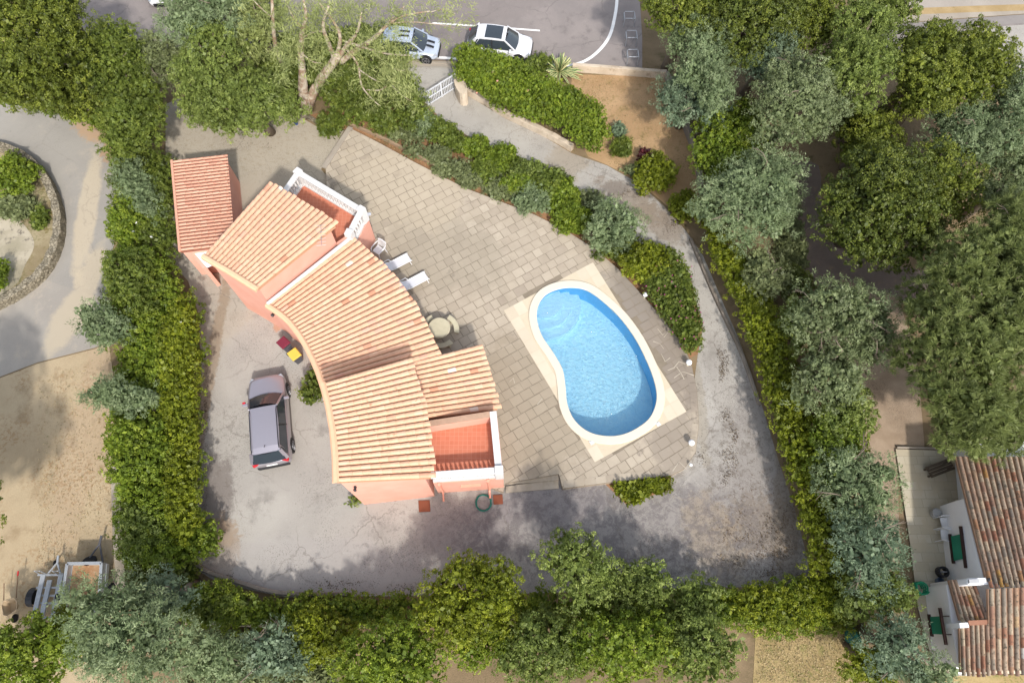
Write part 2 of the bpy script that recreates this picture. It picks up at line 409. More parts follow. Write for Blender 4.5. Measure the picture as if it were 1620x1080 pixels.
def darken_patches(mat, patches, strength=0.6):
    """weathering that belongs to the stone: grey-brown lichen areas"""
    h = NT.__new__(NT); h.m = mat; h.t = mat.node_tree; h.b = h.t.nodes['Principled BSDF']
    h.pos = h.n('ShaderNodeNewGeometry').outputs['Position']
    src = h.b.inputs['Base Color'].links[0].from_socket; c = src
    for (args, colr, st) in patches: c = h.mix(h.math('MULTIPLY', h.blob(*args), st), c, colr)
    h.l(c, h.b.inputs['Base Color'])
darken_patches(M_paver, [((840,640,3,4,.4,.4,.7), srgb(140,128,108), .55), ((1040,540,1.6,4.2,.5,.35,.8), srgb(122,112,102), .7),
    ((700,400,4,2.5,-.4,.45,.6), srgb(146,137,120), .5), ((1060,690,1.2,2.4,0,.4,1), srgb(134,124,112), .6), ((990,470,1.2,2,.5,.4,.9), srgb(134,126,116), .6), ((640,300,4,2.5,-.4,.5,.6), srgb(176,163,142), .6), ((1040,445+20,.8,.6,.5,.4,.9), srgb(110,102,92), .6)])
o = pv.build('paving', M_paver, normals=False); o['kind'] = 'structure'
# border course along the curved edge
bc = MB(); inn = offset_poly(TERR, -0.36); inn2 = offset_poly(TERR, -0.02)
k = 0
for i in range(0, 18):
    a0, a1, b0, b1 = inn2[i], inn2[i+1], inn[i], inn[i+1]
    n = max(1, int((a1 - a0).length / 0.5))
    for j in range(n):
        t0, t1 = j / n + .012, (j + 1) / n - .012
        q = [a0.lerp(a1, t0), a0.lerp(a1, t1), b0.lerp(b1, t1), b0.lerp(b1, t0)]
        bc.add([(p.x, p.y, TZ + 0.022) for p in q], [(3, 2, 1, 0) if area(q) < 0 else (0, 1, 2, 3)], rng.random())
for i in range(19, 21):
    a0, a1, b0, b1 = inn2[i], inn2[i+1], inn[i], inn[i+1]
    n = max(1, int((a1 - a0).length / 0.5))
    for j in range(n):
        q = [a0.lerp(a1, j/n+.012), a0.lerp(a1, (j+1)/n-.012), b0.lerp(b1, (j+1)/n-.012), b0.lerp(b1, j/n+.012)]
        bc.add([(p.x, p.y, TZ + 0.022) for p in q], [(3, 2, 1, 0) if area(q) < 0 else (0, 1, 2, 3)], rng.random())
o = bc.build('paving_border', M_paver, normals=False); o['kind'] = 'structure'
# pale stone square round the pool, slab by slab
qs = MB(); L1 = (QUAD[1]-QUAD[0]).length; L2 = (QUAD[2]-QUAD[1]).length
f2 = (QUAD[2] - QUAD[1]).normalized(); f1 = (QUAD[1] - QUAD[0]).normalized()
qs_base = sheet('pool_surround', QUAD, TZ + 0.017, plain('surround_joint', srgb(196,182,158), .9), [HOLE])
POUT2 = offset_poly(POOL, 0.16)
n1, n2 = 10, 13
for i in range(n1):
    for j in range(n2):
        q = []
        for (a, c) in ((i+.02, j+.015), (i+.98, j+.015), (i+.98, j+.985), (i+.02, j+.985)):
            s_, t_ = a / n1, c / n2
            p = QUAD[0].lerp(QUAD[1], s_).lerp(QUAD[3].lerp(QUAD[2], s_), t_); q.append((p.x, p.y))
        if any(inside(p, POUT2) for p in q): continue
        if area(q) < 0: q = q[::-1]
        qs.add([(p[0], p[1], TZ + 0.024) for p in q], [(0,1,2,3)], rng.random())
o = qs.build('pool_surround_slabs', attr_mat('cream_stone', [(0, srgb(196,184,162)), (0.5, srgb(204,192,171)), (1, srgb(190,177,155))], 0.8, 1.5, 0.35, 0.1), normals=False); o['kind'] = 'structure'

# ---------------------------------------------------------------- the pool
pc = at(945, 575, 0)
pool = empty('swimming_pool', (pc.x, pc.y, 0), 'kidney shaped blue swimming pool with a pale stone coping set in the paved terrace', 'swimming pool')
PD = -1.05
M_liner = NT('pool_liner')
cc = M_liner.mix(M_liner.ramp(M_liner.vor(5.5, 'SMOOTH_F1'), 0.1, 0.6), (0.72,0.92,0.97), (0.64,0.88,0.955))  # cell pattern paints the bright ripple light of the water into the floor colour
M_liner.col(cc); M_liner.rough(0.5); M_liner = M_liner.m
wm = MB(); n = len(POOL)
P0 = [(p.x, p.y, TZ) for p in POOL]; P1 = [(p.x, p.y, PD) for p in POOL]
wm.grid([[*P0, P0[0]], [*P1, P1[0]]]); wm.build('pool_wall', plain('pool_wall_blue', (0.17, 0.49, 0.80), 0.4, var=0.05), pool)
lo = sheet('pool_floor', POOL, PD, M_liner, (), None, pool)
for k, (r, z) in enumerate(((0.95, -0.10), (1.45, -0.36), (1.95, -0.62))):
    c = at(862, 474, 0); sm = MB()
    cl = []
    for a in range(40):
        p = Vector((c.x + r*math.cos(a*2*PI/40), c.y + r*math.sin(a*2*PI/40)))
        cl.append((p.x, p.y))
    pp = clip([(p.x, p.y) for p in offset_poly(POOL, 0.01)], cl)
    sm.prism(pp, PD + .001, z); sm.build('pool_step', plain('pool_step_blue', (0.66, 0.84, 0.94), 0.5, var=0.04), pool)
mw = bpy.data.materials.new('pool_water'); mw.use_nodes = True; t = mw.node_tree; t.nodes.remove(t.nodes['Principled BSDF'])
tr = t.nodes.new('ShaderNodeBsdfTransparent'); tr.inputs[0].default_value = (0.83, 0.955, 1.0, 1)
gl = t.nodes.new('ShaderNodeBsdfGlossy'); gl.inputs['Roughness'].default_value = 0.04
fr = t.nodes.new('ShaderNodeFresnel'); fr.inputs[0].default_value = 1.33
mx = t.nodes.new('ShaderNodeMixShader'); g = t.nodes.new('ShaderNodeNewGeometry')
w1 = t.nodes.new('ShaderNodeTexNoise'); w1.inputs['Scale'].default_value = 7.0; w1.inputs['Detail'].default_value = 3; w1.inputs['Distortion'].default_value = 1.2
bp = t.nodes.new('ShaderNodeBump'); bp.inputs['Strength'].default_value = 1.0; bp.inputs['Distance'].default_value = 0.16
t.links.new(g.outputs['Position'], w1.inputs['Vector']); t.links.new(w1.outputs[0], bp.inputs['Height'])
for q in (gl, fr): t.links.new(bp.outputs[0], q.inputs['Normal'])
t.links.new(fr.outputs[0], mx.inputs[0]); t.links.new(tr.outputs[0], mx.inputs[1]); t.links.new(gl.outputs[0], mx.inputs[2])
t.links.new(mx.outputs[0], t.nodes['Material Output'].inputs['Surface'])
sheet('pool_water', offset_poly(POOL, 0.005), TZ - 0.1, mw, (), None, pool)
cop = MB(); A = offset_poly(POOL, -0.05); Bq = offset_poly(POOL, 0.36); za, zb = TZ - 0.02, TZ + 0.075
ring = []
for a, c in zip(A, Bq):
    ring.append([(a.x,a.y,za),(a.x,a.y,zb-.02),(a.x+(c.x-a.x)*.06,a.y+(c.y-a.y)*.06,zb),(a.x+(c.x-a.x)*.94,a.y+(c.y-a.y)*.94,zb),(c.x,c.y,zb-.015),(c.x,c.y,TZ)])
ring.append(ring[0]); cop.grid(ring)
M_coping = NT('coping_stone')
M_coping.col(M_coping.mix(M_coping.noise(1.4, 5), srgb(206,196,176), srgb(214,205,187))); M_coping.rough(0.75); M_coping = M_coping.m
cop.build('coping', M_coping, pool)
for (x, y) in ((936,700),(1041,671)):
    p = at(x, y, TZ); m = MB(); m.box((p.x, p.y, TZ + .05), (.2, .2, .04), rz=.5); m.tube([(p.x,p.y,TZ+.075),(p.x,p.y,TZ+.09)], .08, 12)
    m.build('skimmer_lid', plain('white_plastic', (.6,.6,.58), .5, var=.03), pool)
# ---------------------------------------------------------------- roads
M_asph = ground_mat('asphalt', srgb(150,143,139), srgb(138,132,129), srgb(128,122,119), 0.3, 22, (14, srgb(100,90,80), .6, .4), 0.3, crack=(0.25, srgb(104,98,94), .5),
   blobs=[((700,40,3,1.5,0,.3,1), srgb(120,112,108), .5), ((740,10,5,1.6,0,.3,.8), srgb(122,114,110), .5)])
sheet('road', pxpoly([(40,-120),(1010,-120),(1012,0),(1016,60),(1016,118),(920,108),(860,101),(720,97),(640,93),(290,64),(40,45)], 0), 0.008, M_asph)
M_kerb = ground_mat('kerb_stone', srgb(166,158,147), srgb(154,146,135), None, 0.8, 20, None, 0.2)
def kerb(name, pts, w, h, mat, label=None, cat=None, n=6, z=0.0, wob=0.0):
    P = pxpoly(pts, 0, n, closed=False); m = MB(); rows = []
    for i, p in enumerate(P):
        t = (P[min(i+1,len(P)-1)] - P[max(i-1,0)]).normalized(); s = Vector((-t.y, t.x, 0))
        ww = w * (1 + wob * math.sin(i * 2.3)); hh = h * (1 + wob * math.cos(i * 1.7))
        rows.append([p - s*ww/2 + Vector((0,0,z)), p - s*ww/2 + Vector((0,0,z+hh-.02)), p - s*(ww/2-.02) + Vector((0,0,z+hh)), p + s*(ww/2-.02) + Vector((0,0,z+hh)), p + s*ww/2 + Vector((0,0,z+hh-.02)), p + s*ww/2 + Vector((0,0,z))])
    m.grid(rows); m.f.append(tuple(range(6))); m.c.append(.5); L = len(m.v); m.f.append(tuple(range(L-6, L))); m.c.append(.5)
    o = m.build(name, mat)
    if label: tag(o, label, cat)
    else: o['kind'] = 'structure'
    return o
sheet('pavement', pxpoly([(40,47),(290,67),(640,96),(722,100),(722,108),(640,106),(290,88),(40,70)], 0), 0.10, M_kerb)
kerb('kerb', [(40,50),(290,69),(640,98),(722,102)], .16, .14, M_kerb)
M_line = plain('road_paint', (0.78,0.77,0.74), .7, var=.1, scale=8)
def stripe(pts, w=.14, n=8):
    P = pxpoly(pts, 0, n, closed=False); m = MB(); rows = []
    for i, p in enumerate(P):
        t = (P[min(i+1,len(P)-1)] - P[max(i-1,0)]).normalized(); s = Vector((-t.y, t.x, 0)) * w / 2
        rows.append([(p.x+s.x,p.y+s.y,.014), (p.x-s.x,p.y-s.y,.014)])
    m.grid(rows); o = m.build('road_marking', M_line); o['kind'] = 'structure'
stripe([(975,-40),(976,0),(972,30),(964,58),(948,80),(925,97),(895,104),(850,101),(720,93),(640,88)], .2)
stripe([(684,37),(760,42),(854,49)], .13, 2)
# small road top right
sheet('road', pxpoly([(1390,52),(1440,45),(1540,40),(1640,32),(1900,10),(1900,150),(1640,150),(1560,142),(1400,110)], 0), 0.008, M_asph)
sheet('road_patch', pxpoly([(1549,45),(1640,38),(1900,20),(1900,110),(1640,125),(1582,118),(1562,80)], 0), 0.012, M_drive)
sheet('road_patch', pxpoly([(1400,40),(1500,32),(1640,22),(1900,-2),(1900,8),(1640,36),(1540,43),(1430,54),(1398,56)], 0), 0.016, ground_mat('grey_strip', srgb(146,141,137), srgb(136,131,128), None, .5, 20))
sheet('pavement', pxpoly([(1400,26),(1500,20),(1640,12),(1900,-16),(1900,-2),(1640,21),(1500,31),(1400,39)], 0), 0.02, M_kerb)
sheet('verge', pxpoly([(1440,14),(1540,10),(1640,7),(1900,-28),(1900,-17),(1640,17),(1540,20),(1440,24)], 0), 0.024, ground_mat('dry_verge', srgb(170,152,120), srgb(156,138,104), None, .8, 20, (10, srgb(120,100,60), .6, .7)))
sheet('pavement', pxpoly([(1380,-60),(1900,-90),(1900,-30),(1640,8),(1440,14),(1380,20)], 0), 0.008, ground_mat('pale_pavement', srgb(168,161,152), srgb(158,151,143), None, .4, 20))
# lane on the left with its round stone-edged bed
M_lane = ground_mat('lane_concrete', srgb(158,154,147), srgb(149,145,139), srgb(166,159,149), .2, 20, (14, srgb(120,110,96), .6, .5), .2, crack=(0.3, srgb(120,112,102), .3),
    blobs=[((138,335,.6,4.5,.12,.25,.8), srgb(182,168,144), .75), ((140,440,.7,2.2,-.1,.3,.8), srgb(180,166,142), .7), ((150,205,1.6,.8,-.5,.6,2), srgb(170,140,108), .8), ((175,230,.5,1.3,0,.6,2), srgb(160,130,98), .8)])
sheet('lane', pxpoly([(-200,150),(0,158),(40,160),(90,180),(150,190),(186,215),(190,260),(184,330),(180,390),(170,430),(170,480),(172,540),(150,550),(60,573),(0,596),(-200,660)], 0), 0.008, M_lane)
sheet('lane_slab', pxpoly([(-200,560),(0,485),(40,462),(72,443),(120,458),(172,474),(172,540),(150,550),(60,573),(0,596),(-200,660)], 0), 0.016, ground_mat('lane_slab_concrete', srgb(162,157,149), srgb(152,147,140), srgb(170,162,150), .2, 20, None, .2, blobs=[((112,500,.9,2.2,-.3,.3,.8), srgb(180,166,142), .7)]))
M_sand = ground_mat('sandy_lot', srgb(178,164,140), srgb(166,152,129), srgb(152,137,114), .22, 14, (5, srgb(146,118,84), .5, .6), .4,
    blobs=[((150,640,1.2,7,0,.4,.9), srgb(170,148,122), .5)])
sheet('sand_lot', pxpoly([(-300,690),(0,598),(60,575),(150,552),(172,542),(180,600),(188,700),(190,840),(196,990),(190,1080),(0,1080),(-300,1080)], 0), 0.012, M_sand)
sheet('bed', pxpoly([(-60,225),(0,236),(40,250),(72,280),(92,325),(97,365),(88,405),(66,440),(30,468),(0,482),(-60,520)], 0, 5), 0.02,
      ground_mat('bed_earth', srgb(160,150,126), srgb(140,128,104), srgb(120,110,70), .8, 14, (8, srgb(84,90,40), .5, .6), .5))
M_stone = NT('dry_stone')
e = M_stone.vor(6.5, 'DISTANCE_TO_EDGE'); cc = M_stone.mix(M_stone.vor(6.5, 'F1', 'Color'), (.5,.5,.5), (.5,.5,.5))
cid = M_stone.vor(6.5, 'F1', 'Color'); sx = M_stone.n('ShaderNodeSeparateColor'); M_stone.l(cid, sx.inputs[0])
cc = M_stone.mix(sx.outputs[0], srgb(120,112,94), srgb(156,146,126)); cc = M_stone.mix(M_stone.ramp(e, 0.0, 0.06), srgb(84,74,58), cc)
M_stone.col(cc); M_stone.rough(.95); M_stone.bump(M_stone.ramp(e, 0, .1), .8, .05); M_stone = M_stone.m
kerb('retaining_wall', [(-60,222),(0,236),(42,252),(74,282),(94,325),(99,365),(90,405),(68,440),(30,470),(0,486),(-60,526)], .42, .55, M_stone, 'curved dry stone retaining wall round the bed beside the lane', 'wall', wob=.08)
sheet('path', pxpoly([(-80,320),(0,330),(28,345),(50,372),(54,392),(40,420),(20,455),(-60,480)], 0, 4), 0.03, ground_mat('mossy_concrete', srgb(176,168,152), srgb(150,144,126), srgb(110,104,96), .7, 16, None, .3))
# neighbour's lane, gravel and terrace
sheet('lane', pxpoly([(1200,240),(1250,255),(1295,262),(1300,330),(1318,375),(1360,405),(1420,420),(1500,440),(1500,480),(1420,474),(1370,466),(1300,452),(1262,420),(1246,350),(1210,290)], 0, 3), 0.008,
      ground_mat('old_asphalt', srgb(140,128,120), srgb(126,115,108), srgb(146,130,114), .5, 18, None, .3))
sheet('gravel', pxpoly([(1330,440),(1420,470),(1450,560),(1462,700),(1462,712),(1418,712),(1425,900),(1400,900),(1330,700),(1340,560)], 0), 0.012,
      ground_mat('gravel', srgb(176,160,142), srgb(160,144,126), None, .8, 40, (30, srgb(110,96,82), .5, .6), .8))
M_nt = NT('travertine')
br = M_nt.n('ShaderNodeTexBrick'); br.offset = .37; br.inputs['Scale'].default_value = 1; br.inputs['Brick Width'].default_value = .6; br.inputs['Row Height'].default_value = .4; br.inputs['Mortar Size'].default_value = .012
M_nt.l(M_nt.pos, br.inputs['Vector'])
for k, c in (('Color1', srgb(190,182,162)), ('Color2', srgb(172,162,140)), ('Mortar', srgb(158,149,130))): br.inputs[k].default_value = c + (1,)
M_nt.col(M_nt.mix(M_nt.ramp(M_nt.noise(1.1, 5), .4, .65), br.outputs[0], srgb(182,170,146))); M_nt.rough(.8)
sheet('neighbour_terrace', pxpoly([(1417,710),(1520,713),(1700,716),(1700,1066),(1480,1064),(1452,960),(1440,860)], .1), 0.1, M_nt.m)
kerb('kerb', [(1417,708),(1520,711),(1640,714)], .08, .16, M_kerb, n=1)
sheet('dry_lawn', pxpoly([(1196,985),(1345,985),(1352,1100),(1190,1100)], 0), .012, ground_mat('lower_lawn', srgb(168,152,118), srgb(154,138,104), srgb(130,128,84), .5, 16, (9, srgb(100,104,50), .52, .7), .6))
sheet('dry_lawn', pxpoly([(1440,1068),(1900,1064),(1900,1180),(1440,1180)], 0), .012, bpy.data.materials['lower_lawn'])
# low walls
M_lime = ground_mat('limewashed_wall', srgb(196,184,168), srgb(180,168,152), srgb(160,146,130), .8, 16, None, .3)
kerb('garden_wall', [(735,146),(770,165),(800,184),(850,208),(885,226),(905,238)], .28, .45, M_lime, 'low whitewashed kerb wall between the oleander hedge and the driveway', 'wall', wob=.05)
kerb('boundary_wall', [(905,112),(960,116),(1010,120),(1052,123)], .22, .55, M_lime, 'straight pale wall between the parking road and the dry lawn', 'wall', n=2)
kerb('boundary_wall', [(1053,124),(1066,160),(1085,210),(1100,250),(1106,300)], .2, .6, ground_mat('grey_wall', srgb(150,142,132), srgb(132,124,114), None, .8, 16), 'curved grey wall on the east side of the dry lawn under the trees', 'wall')
kerb('boundary_wall', [(188,735),(192,850),(200,960)], .42, .35, ground_mat('concrete_wall', srgb(172,164,152), srgb(150,142,130), None, .8, 16), 'wide concrete wall between the sand lot and the hedge', 'wall', n=2)
kerb('boundary_wall', [(312,888),(330,903),(385,922),(450,938),(560,940)], .16, .35, bpy.data.materials['grey_wall'], 'low grey wall at the bottom left corner of the yard', 'wall')
kerb('boundary_wall', [(300,985),(400,989),(560,991),(680,984)], .12, .5, M_lime, 'thin pale wall glimpsed behind the bottom hedge', 'wall', n=2)
kerb('boundary_wall', [(1092,380),(1130,470),(1172,560),(1200,640)], .15, .2, bpy.data.materials['grey_wall'], 'low kerb at the foot of the hedge on the right of the driveway', 'wall')
kerb('stone_edging', [(470,183),(490,188),(512,200),(535,203)], .22, .2, M_stone, 'short rubble stone edging below the eucalyptus trunk', 'edging', wob=.15)
kerb('stone_edging', [(543,194),(600,218),(655,246),(720,280),(790,308),(850,330),(905,355),(950,384),(990,418)], .13, .26, plain('brown_kerb', srgb(150,128,104), .9, var=.2), 'thin brown edging along the planted side of the pool terrace', 'edging')
# concrete lip on the north corner of the terrace
m = MB(); a = at(556,206,0); c = at(514,270,0); m.bar((a.x,a.y,TZ+.02), (c.x,c.y,TZ+.02), .3, .1); o = m.build('terrace_kerb', M_kerb); o['kind'] = 'structure'
# steps down from the terrace on the south side
m = MB()
for k, (y0, y1, z) in enumerate(((755,762,.15),(763,775,.08))):
    P = [at(800,y0+6,z), at(883,y0-5,z), at(884,y1-3,z), at(800,y1+4,z)]
    m.prism([(p.x,p.y) for p in P], 0, z)
tag(m.build('terrace_steps', M_paver), 'low stone steps from the terrace down to the drive beside the house', 'steps')

# pale mortar where the paving was repaired
def thin_line(pts, w=.035, z=TZ+.03):
    P = [at(x, y, TZ) for x, y in pts]; m = MB(); rows = []
    for i, p in enumerate(P):
        t = (P[min(i+1,len(P)-1)] - P[max(i-1,0)]).normalized(); s = Vector((-t.y, t.x, 0))*w/2*rng.uniform(.6,1.6); rows.append([(p.x+s.x,p.y+s.y,z),(p.x-s.x,p.y-s.y,z)])
    m.grid(rows); o = m.build('mortar_repair', M_mort); o['kind'] = 'structure'
M_mort = plain('pale_mortar', srgb(176,166,149), .9, var=.1)
for L_ in ([(1056,586),(1066,582),(1074,572),(1084,576)], [(1066,598),(1074,592),(1080,588),(1098,594)], [(1070,580),(1077,590),(1082,600)], [(1040,520),(1048,530),(1058,524),(1050,534)], [(1046,560),(1052,572),(1060,566)],
           [(1033,540),(1044,544),(1050,552)], [(935,408),(940,402),(937,412)], [(1064,745),(1074,730),(1086,742)], [(872,572),(880,578)], [(806,604),(812,598),(814,606)], [(850,640),(858,630)]): thin_line(L_)
# ================================================================ THE VILLA
M_salmon = NT('salmon_render')
c = M_salmon.mix(M_salmon.ramp(M_salmon.noise(.7, 6), .35, .7), srgb(214,156,136), srgb(220,165,146))
c = M_salmon.mix(M_salmon.math('MULTIPLY', M_salmon.ramp(M_salmon.noise(3.5, 6, .7), .6, .75), .35), c, srgb(208,144,124))
M_salmon.col(c); M_salmon.rough(.92); M_salmon.bump(M_salmon.noise(40, 4), .15, .01); M_salmon = M_salmon.m
TC = [(0, srgb(196,140,112)), (0.02, srgb(190,134,106)), (0.04, srgb(208,160,132)), (0.35, srgb(214,172,140)), (0.6, srgb(210,165,135)), (0.9, srgb(217,178,148)), (0.97, srgb(208,158,134)), (0.992, srgb(214,170,146)), (1.0, srgb(222,206,190))]
M_tile = attr_mat('pale_clay_tile', TC, .85, 7, .5, .3, dark=(srgb(168,128,102), .60, 2.4))
M_chan = plain('clay_channel', srgb(184,140,110), .95, var=.2, scale=5)
M_shedtile = attr_mat('shed_clay_tile', [(0, srgb(188,136,114)), (.5, srgb(198,149,125)), (1, srgb(206,160,136))], .85, 7, .45, .25)
M_wh = plain('white_paint', (.60,.59,.57), .6, var=.06, scale=3)
M_cap = plain('ridge_mortar', srgb(218,174,140), .85, var=.1, scale=4)
def resample(P, n):
    P = [Vector(p) for p in P]; L = [0]
    for i in range(len(P)-1): L.append(L[-1] + (P[i+1]-P[i]).length)
    out = []
    for k in range(n+1):
        s = L[-1] * k / n; i = 0
        while i < len(P)-2 and L[i+1] < s: i += 1
        t = (s - L[i]) / max(1e-9, L[i+1]-L[i]); out.append(P[i].lerp(P[i+1], min(1, t)))
    return out
def tile_roof(parent, ridge, eave, rows, mat, tl=.4, rad=.095, seed=1, ragged=.05, wide=.84, deck=M_salmon, name='roof', over=.06, chan=None):
    rg = random.Random(seed); R = resample(ridge, rows); Ev = resample(eave, rows)
    d = MB()                                                    # the deck under the tiles
    top = [[R[i].lerp(Ev[i], t) - Vector((0,0,.01)) for i in range(rows+1)] for t in (0, .97)]
    bot = [[p - Vector((0,0,.12)) for p in r] for r in top]
    d.grid([bot[0], top[0], top[1], bot[1], bot[0]])
    for k in (0, rows): d.add([bot[0][k], top[0][k], top[1][k], bot[1][k]], [(0,1,2,3)])
    rf = d.build(name, chan or M_chan, parent)
    m = MB()
    for i in range(rows):
        a0, a1, b0, b1 = R[i], R[i+1], Ev[i], Ev[i+1]
        L = (((a0+a1)/2) - ((b0+b1)/2)).length; n = max(1, round(L / tl)); ext = rg.uniform(-ragged, ragged) / L + over / L
        cut = rg.uniform(-.3, .3) / n
        ts = [0] + [(j + .5) / n + cut for j in range(1, n)] + [1 + ext]
        for j in range(len(ts)-1):
            t0, t1 = ts[j], ts[j+1] + .03 / L; col = rg.random() if rg.random() < .55 else rg.uniform(.3, .75); rows_ = []
            for tt, lift, wsc in ((t0, 0.0, .93), (t1, .024, 1.03)):
                p0, p1 = a0.lerp(b0, tt), a1.lerp(b1, tt); w = (p1-p0).length; c = (p0+p1)/2; u = (p1-p0).normalized()
                hw = w * wide / 2 * wsc; row = []
                for q in range(8):
                    an = PI * q / 7; row.append(c - u * (hw * math.cos(an)) + Vector((0,0, lift + rad * wsc * math.sin(an))))
                rows_.append(row)
            m.grid(rows_, col)
            # closed lower end of each tile
            e = rows_[1]; m.add([*e], [tuple(range(8))[::-1]], min(.08, col*.1))
    m.build('roof_tiles', mat, rf, normals=False)
    return rf, R, Ev
def P3(l): return [at(*p) for p in l]
vb = at(640, 560, 0)
villa = empty('villa', (vb.x, vb.y, 0), 'curved salmon villa with stepped clay tile roofs and balustraded roof terraces', 'house')
HR, HE = 5.3, 4.15
r1r = P3([(322,405,HR),(365,430,HR),(408,457,HR)]); r1e = P3([(425,289,HE),(480,321,HE),(534,355,HE)])
r2r = P3([(423,482,3.95),(440,493,3.95),(457,507,3.95),(472,526,3.95),(484,545,3.95),(495,567,3.95),(505,590,3.95),(512,612,3.95)])
r2e = P3([(558,376,2.62),(582,398,2.62),(609,423,2.62),(634,450,2.62),(655,480,2.62),(671,510,2.62),(684,536,2.62),(697,562,2.62)])
r3r = P3([(511,606,HR),(520,640,HR),(527,680,HR),(531,720,HR),(532,763,HR)]); r3e = P3([(648,566,HE),(661,603,HE),(672,642,HE),(679,680,HE),(684,718,HE),(686,756,HE)])
r4r = P3([(642,575,2.98),(652,600,2.98),(662,632,2.98),(670,662,2.98)]); r4e = P3([(759,545,2.25),(768,572,2.25),(777,600,2.25),(784,625,2.25),(790,647,2.25)])
tile_roof(villa, r1r, r1e, 15, M_tile, seed=3); tile_roof(villa, r2r, r2e, 25, M_tile, seed=4)
tile_roof(villa, r3r, r3e, 20, M_tile, seed=5); tile_roof(villa, r4r, r4e, 12, M_tile, seed=6)
def inset2(P, Q, di, dq):
    """pull ridge points towards eave by di and eave points towards ridge by dq; lower both under the deck"""
    a = []; b = []
    for p, q in zip(P, Q):
        d = (q-p); n = d.normalized(); a.append(p + n*di - Vector((0,0,.13))); b.append(q - n*dq - Vector((0,0,.13)))
    return a, b
def block(ridge, eave, di, dq, k=8, name='wall', side0=0.0, side1=0.0):
    R, Q = resample(ridge, k), resample(eave, k)
    a, b = inset2(R, Q, di, dq)
    if side0: 
        for l in (a, b): u = (l[1]-l[0]).normalized(); l[0] = l[0] + u*side0
    if side1:
        for l in (a, b): u = (l[-2]-l[-1]).normalized(); l[-1] = l[-1] + u*side1
    poly = a + b[::-1]; m = MB(); m.prism([(p.x,p.y) for p in poly], 0, [p.z for p in poly]); m.build(name, M_salmon, villa)
    return a, b
b1 = block(r1r, r1e, .06, .45, side0=.1, side1=.06); b2 = block(r2r, r2e, .05, .5, side0=-.02); b3 = block(r3r, r3e, .05, .4, side0=.06, side1=.1)
b4 = block(r4r, r4e, .05, .35, side0=.15, side1=.1)
for r in (r1r, r2r, r3r):                                      # ridge caps
    q = resample(r, 14); m = MB()
    dirs = (at(620,560,0) - q[7]); dirs.z = 0; dirs.normalize()
    rows = []
    for i, p in enumerate(q):
        t = (q[min(i+1,14)] - q[max(i-1,0)]); t.z = 0; t.normalize(); s = Vector((-t.y, t.x, 0)); s = s if s.dot(dirs) > 0 else -s
        rows.append([p - s*.16 + Vector((0,0,-.10)), p - s*.15 + Vector((0,0,.06)), p - s*.08 + Vector((0,0,.13)), p + s*.04 + Vector((0,0,.13)), p + s*.12 + Vector((0,0,.05))])
    m.grid(rows); m.f.append((0,1,2,3,4)); m.c.append(.5); L = len(m.v); m.f.append(tuple(range(L-5, L))); m.c.append(.5)
    m.build('ridge_cap', M_cap, villa)
# white flashing where the low roof meets the tall wall
m = MB(); m.bar(at(423,481,4.08), at(557,374.5,2.78), .13, .14); m.build('flashing', plain('zinc', (.62,.62,.63), .5, var=.08), villa)
# verge board of the north tall roof and the south tall roof
# roof terraces
M_tc = NT('terracotta_floor')
br = M_tc.n('ShaderNodeTexBrick'); br.offset = 0; br.inputs['Scale'].default_value = 1; br.inputs['Brick Width'].default_value = .2; br.inputs['Row Height'].default_value = .2; br.inputs['Mortar Size'].default_value = .008; br.inputs['Bias'].default_value = .0
M_tc.l(M_tc.pos, br.inputs['Vector'])
for k, cl in (('Color1', srgb(192,120,94)), ('Color2', srgb(186,112,86)), ('Mortar', srgb(200,136,112))): br.inputs[k].default_value = cl + (1,)
M_tc.col(br.outputs[0]); M_tc.rough(.8)
FZ = 2.15; RZ = 3.08
def V2(p): return Vector((p.x, p.y))
nw, ne, se, sw = V2(at(471,267,RZ)), V2(at(578,331,RZ)), V2(at(556,371,RZ)), V2(at(447,306,RZ))
c1, d1 = V2(b1[1][0]), V2(b1[1][-1])
poly = [c1, nw, ne, se, d1]
m = MB(); m.prism([(p.x,p.y) for p in poly], 0, FZ - .02); m.build('wall', M_salmon, villa)
fl = sheet('terrace_floor', offset_poly([Vector((p.x,p.y,0)) for p in poly], -.06), FZ, M_tc.m, (), None, villa)
S3 = V2(b3[1][-1]); N3 = V2(b3[1][3])
SEc, NEc = V2(at(796,749,RZ)), V2(at(786,650,RZ))
NWc = V2(at(672,667,RZ)); SWc = V2(at(682,757,RZ+.0))
m = MB(); m.prism([(p.x,p.y) for p in (SWc, SEc, NEc, NWc)], 0, FZ - .02); m.build('wall', M_salmon, villa)
sheet('terrace_floor', offset_poly([Vector((p.x,p.y,0)) for p in (SWc, SEc, NEc, NWc)], -.06), FZ, M_tc.m, (), None, villa)
bal_me = {}
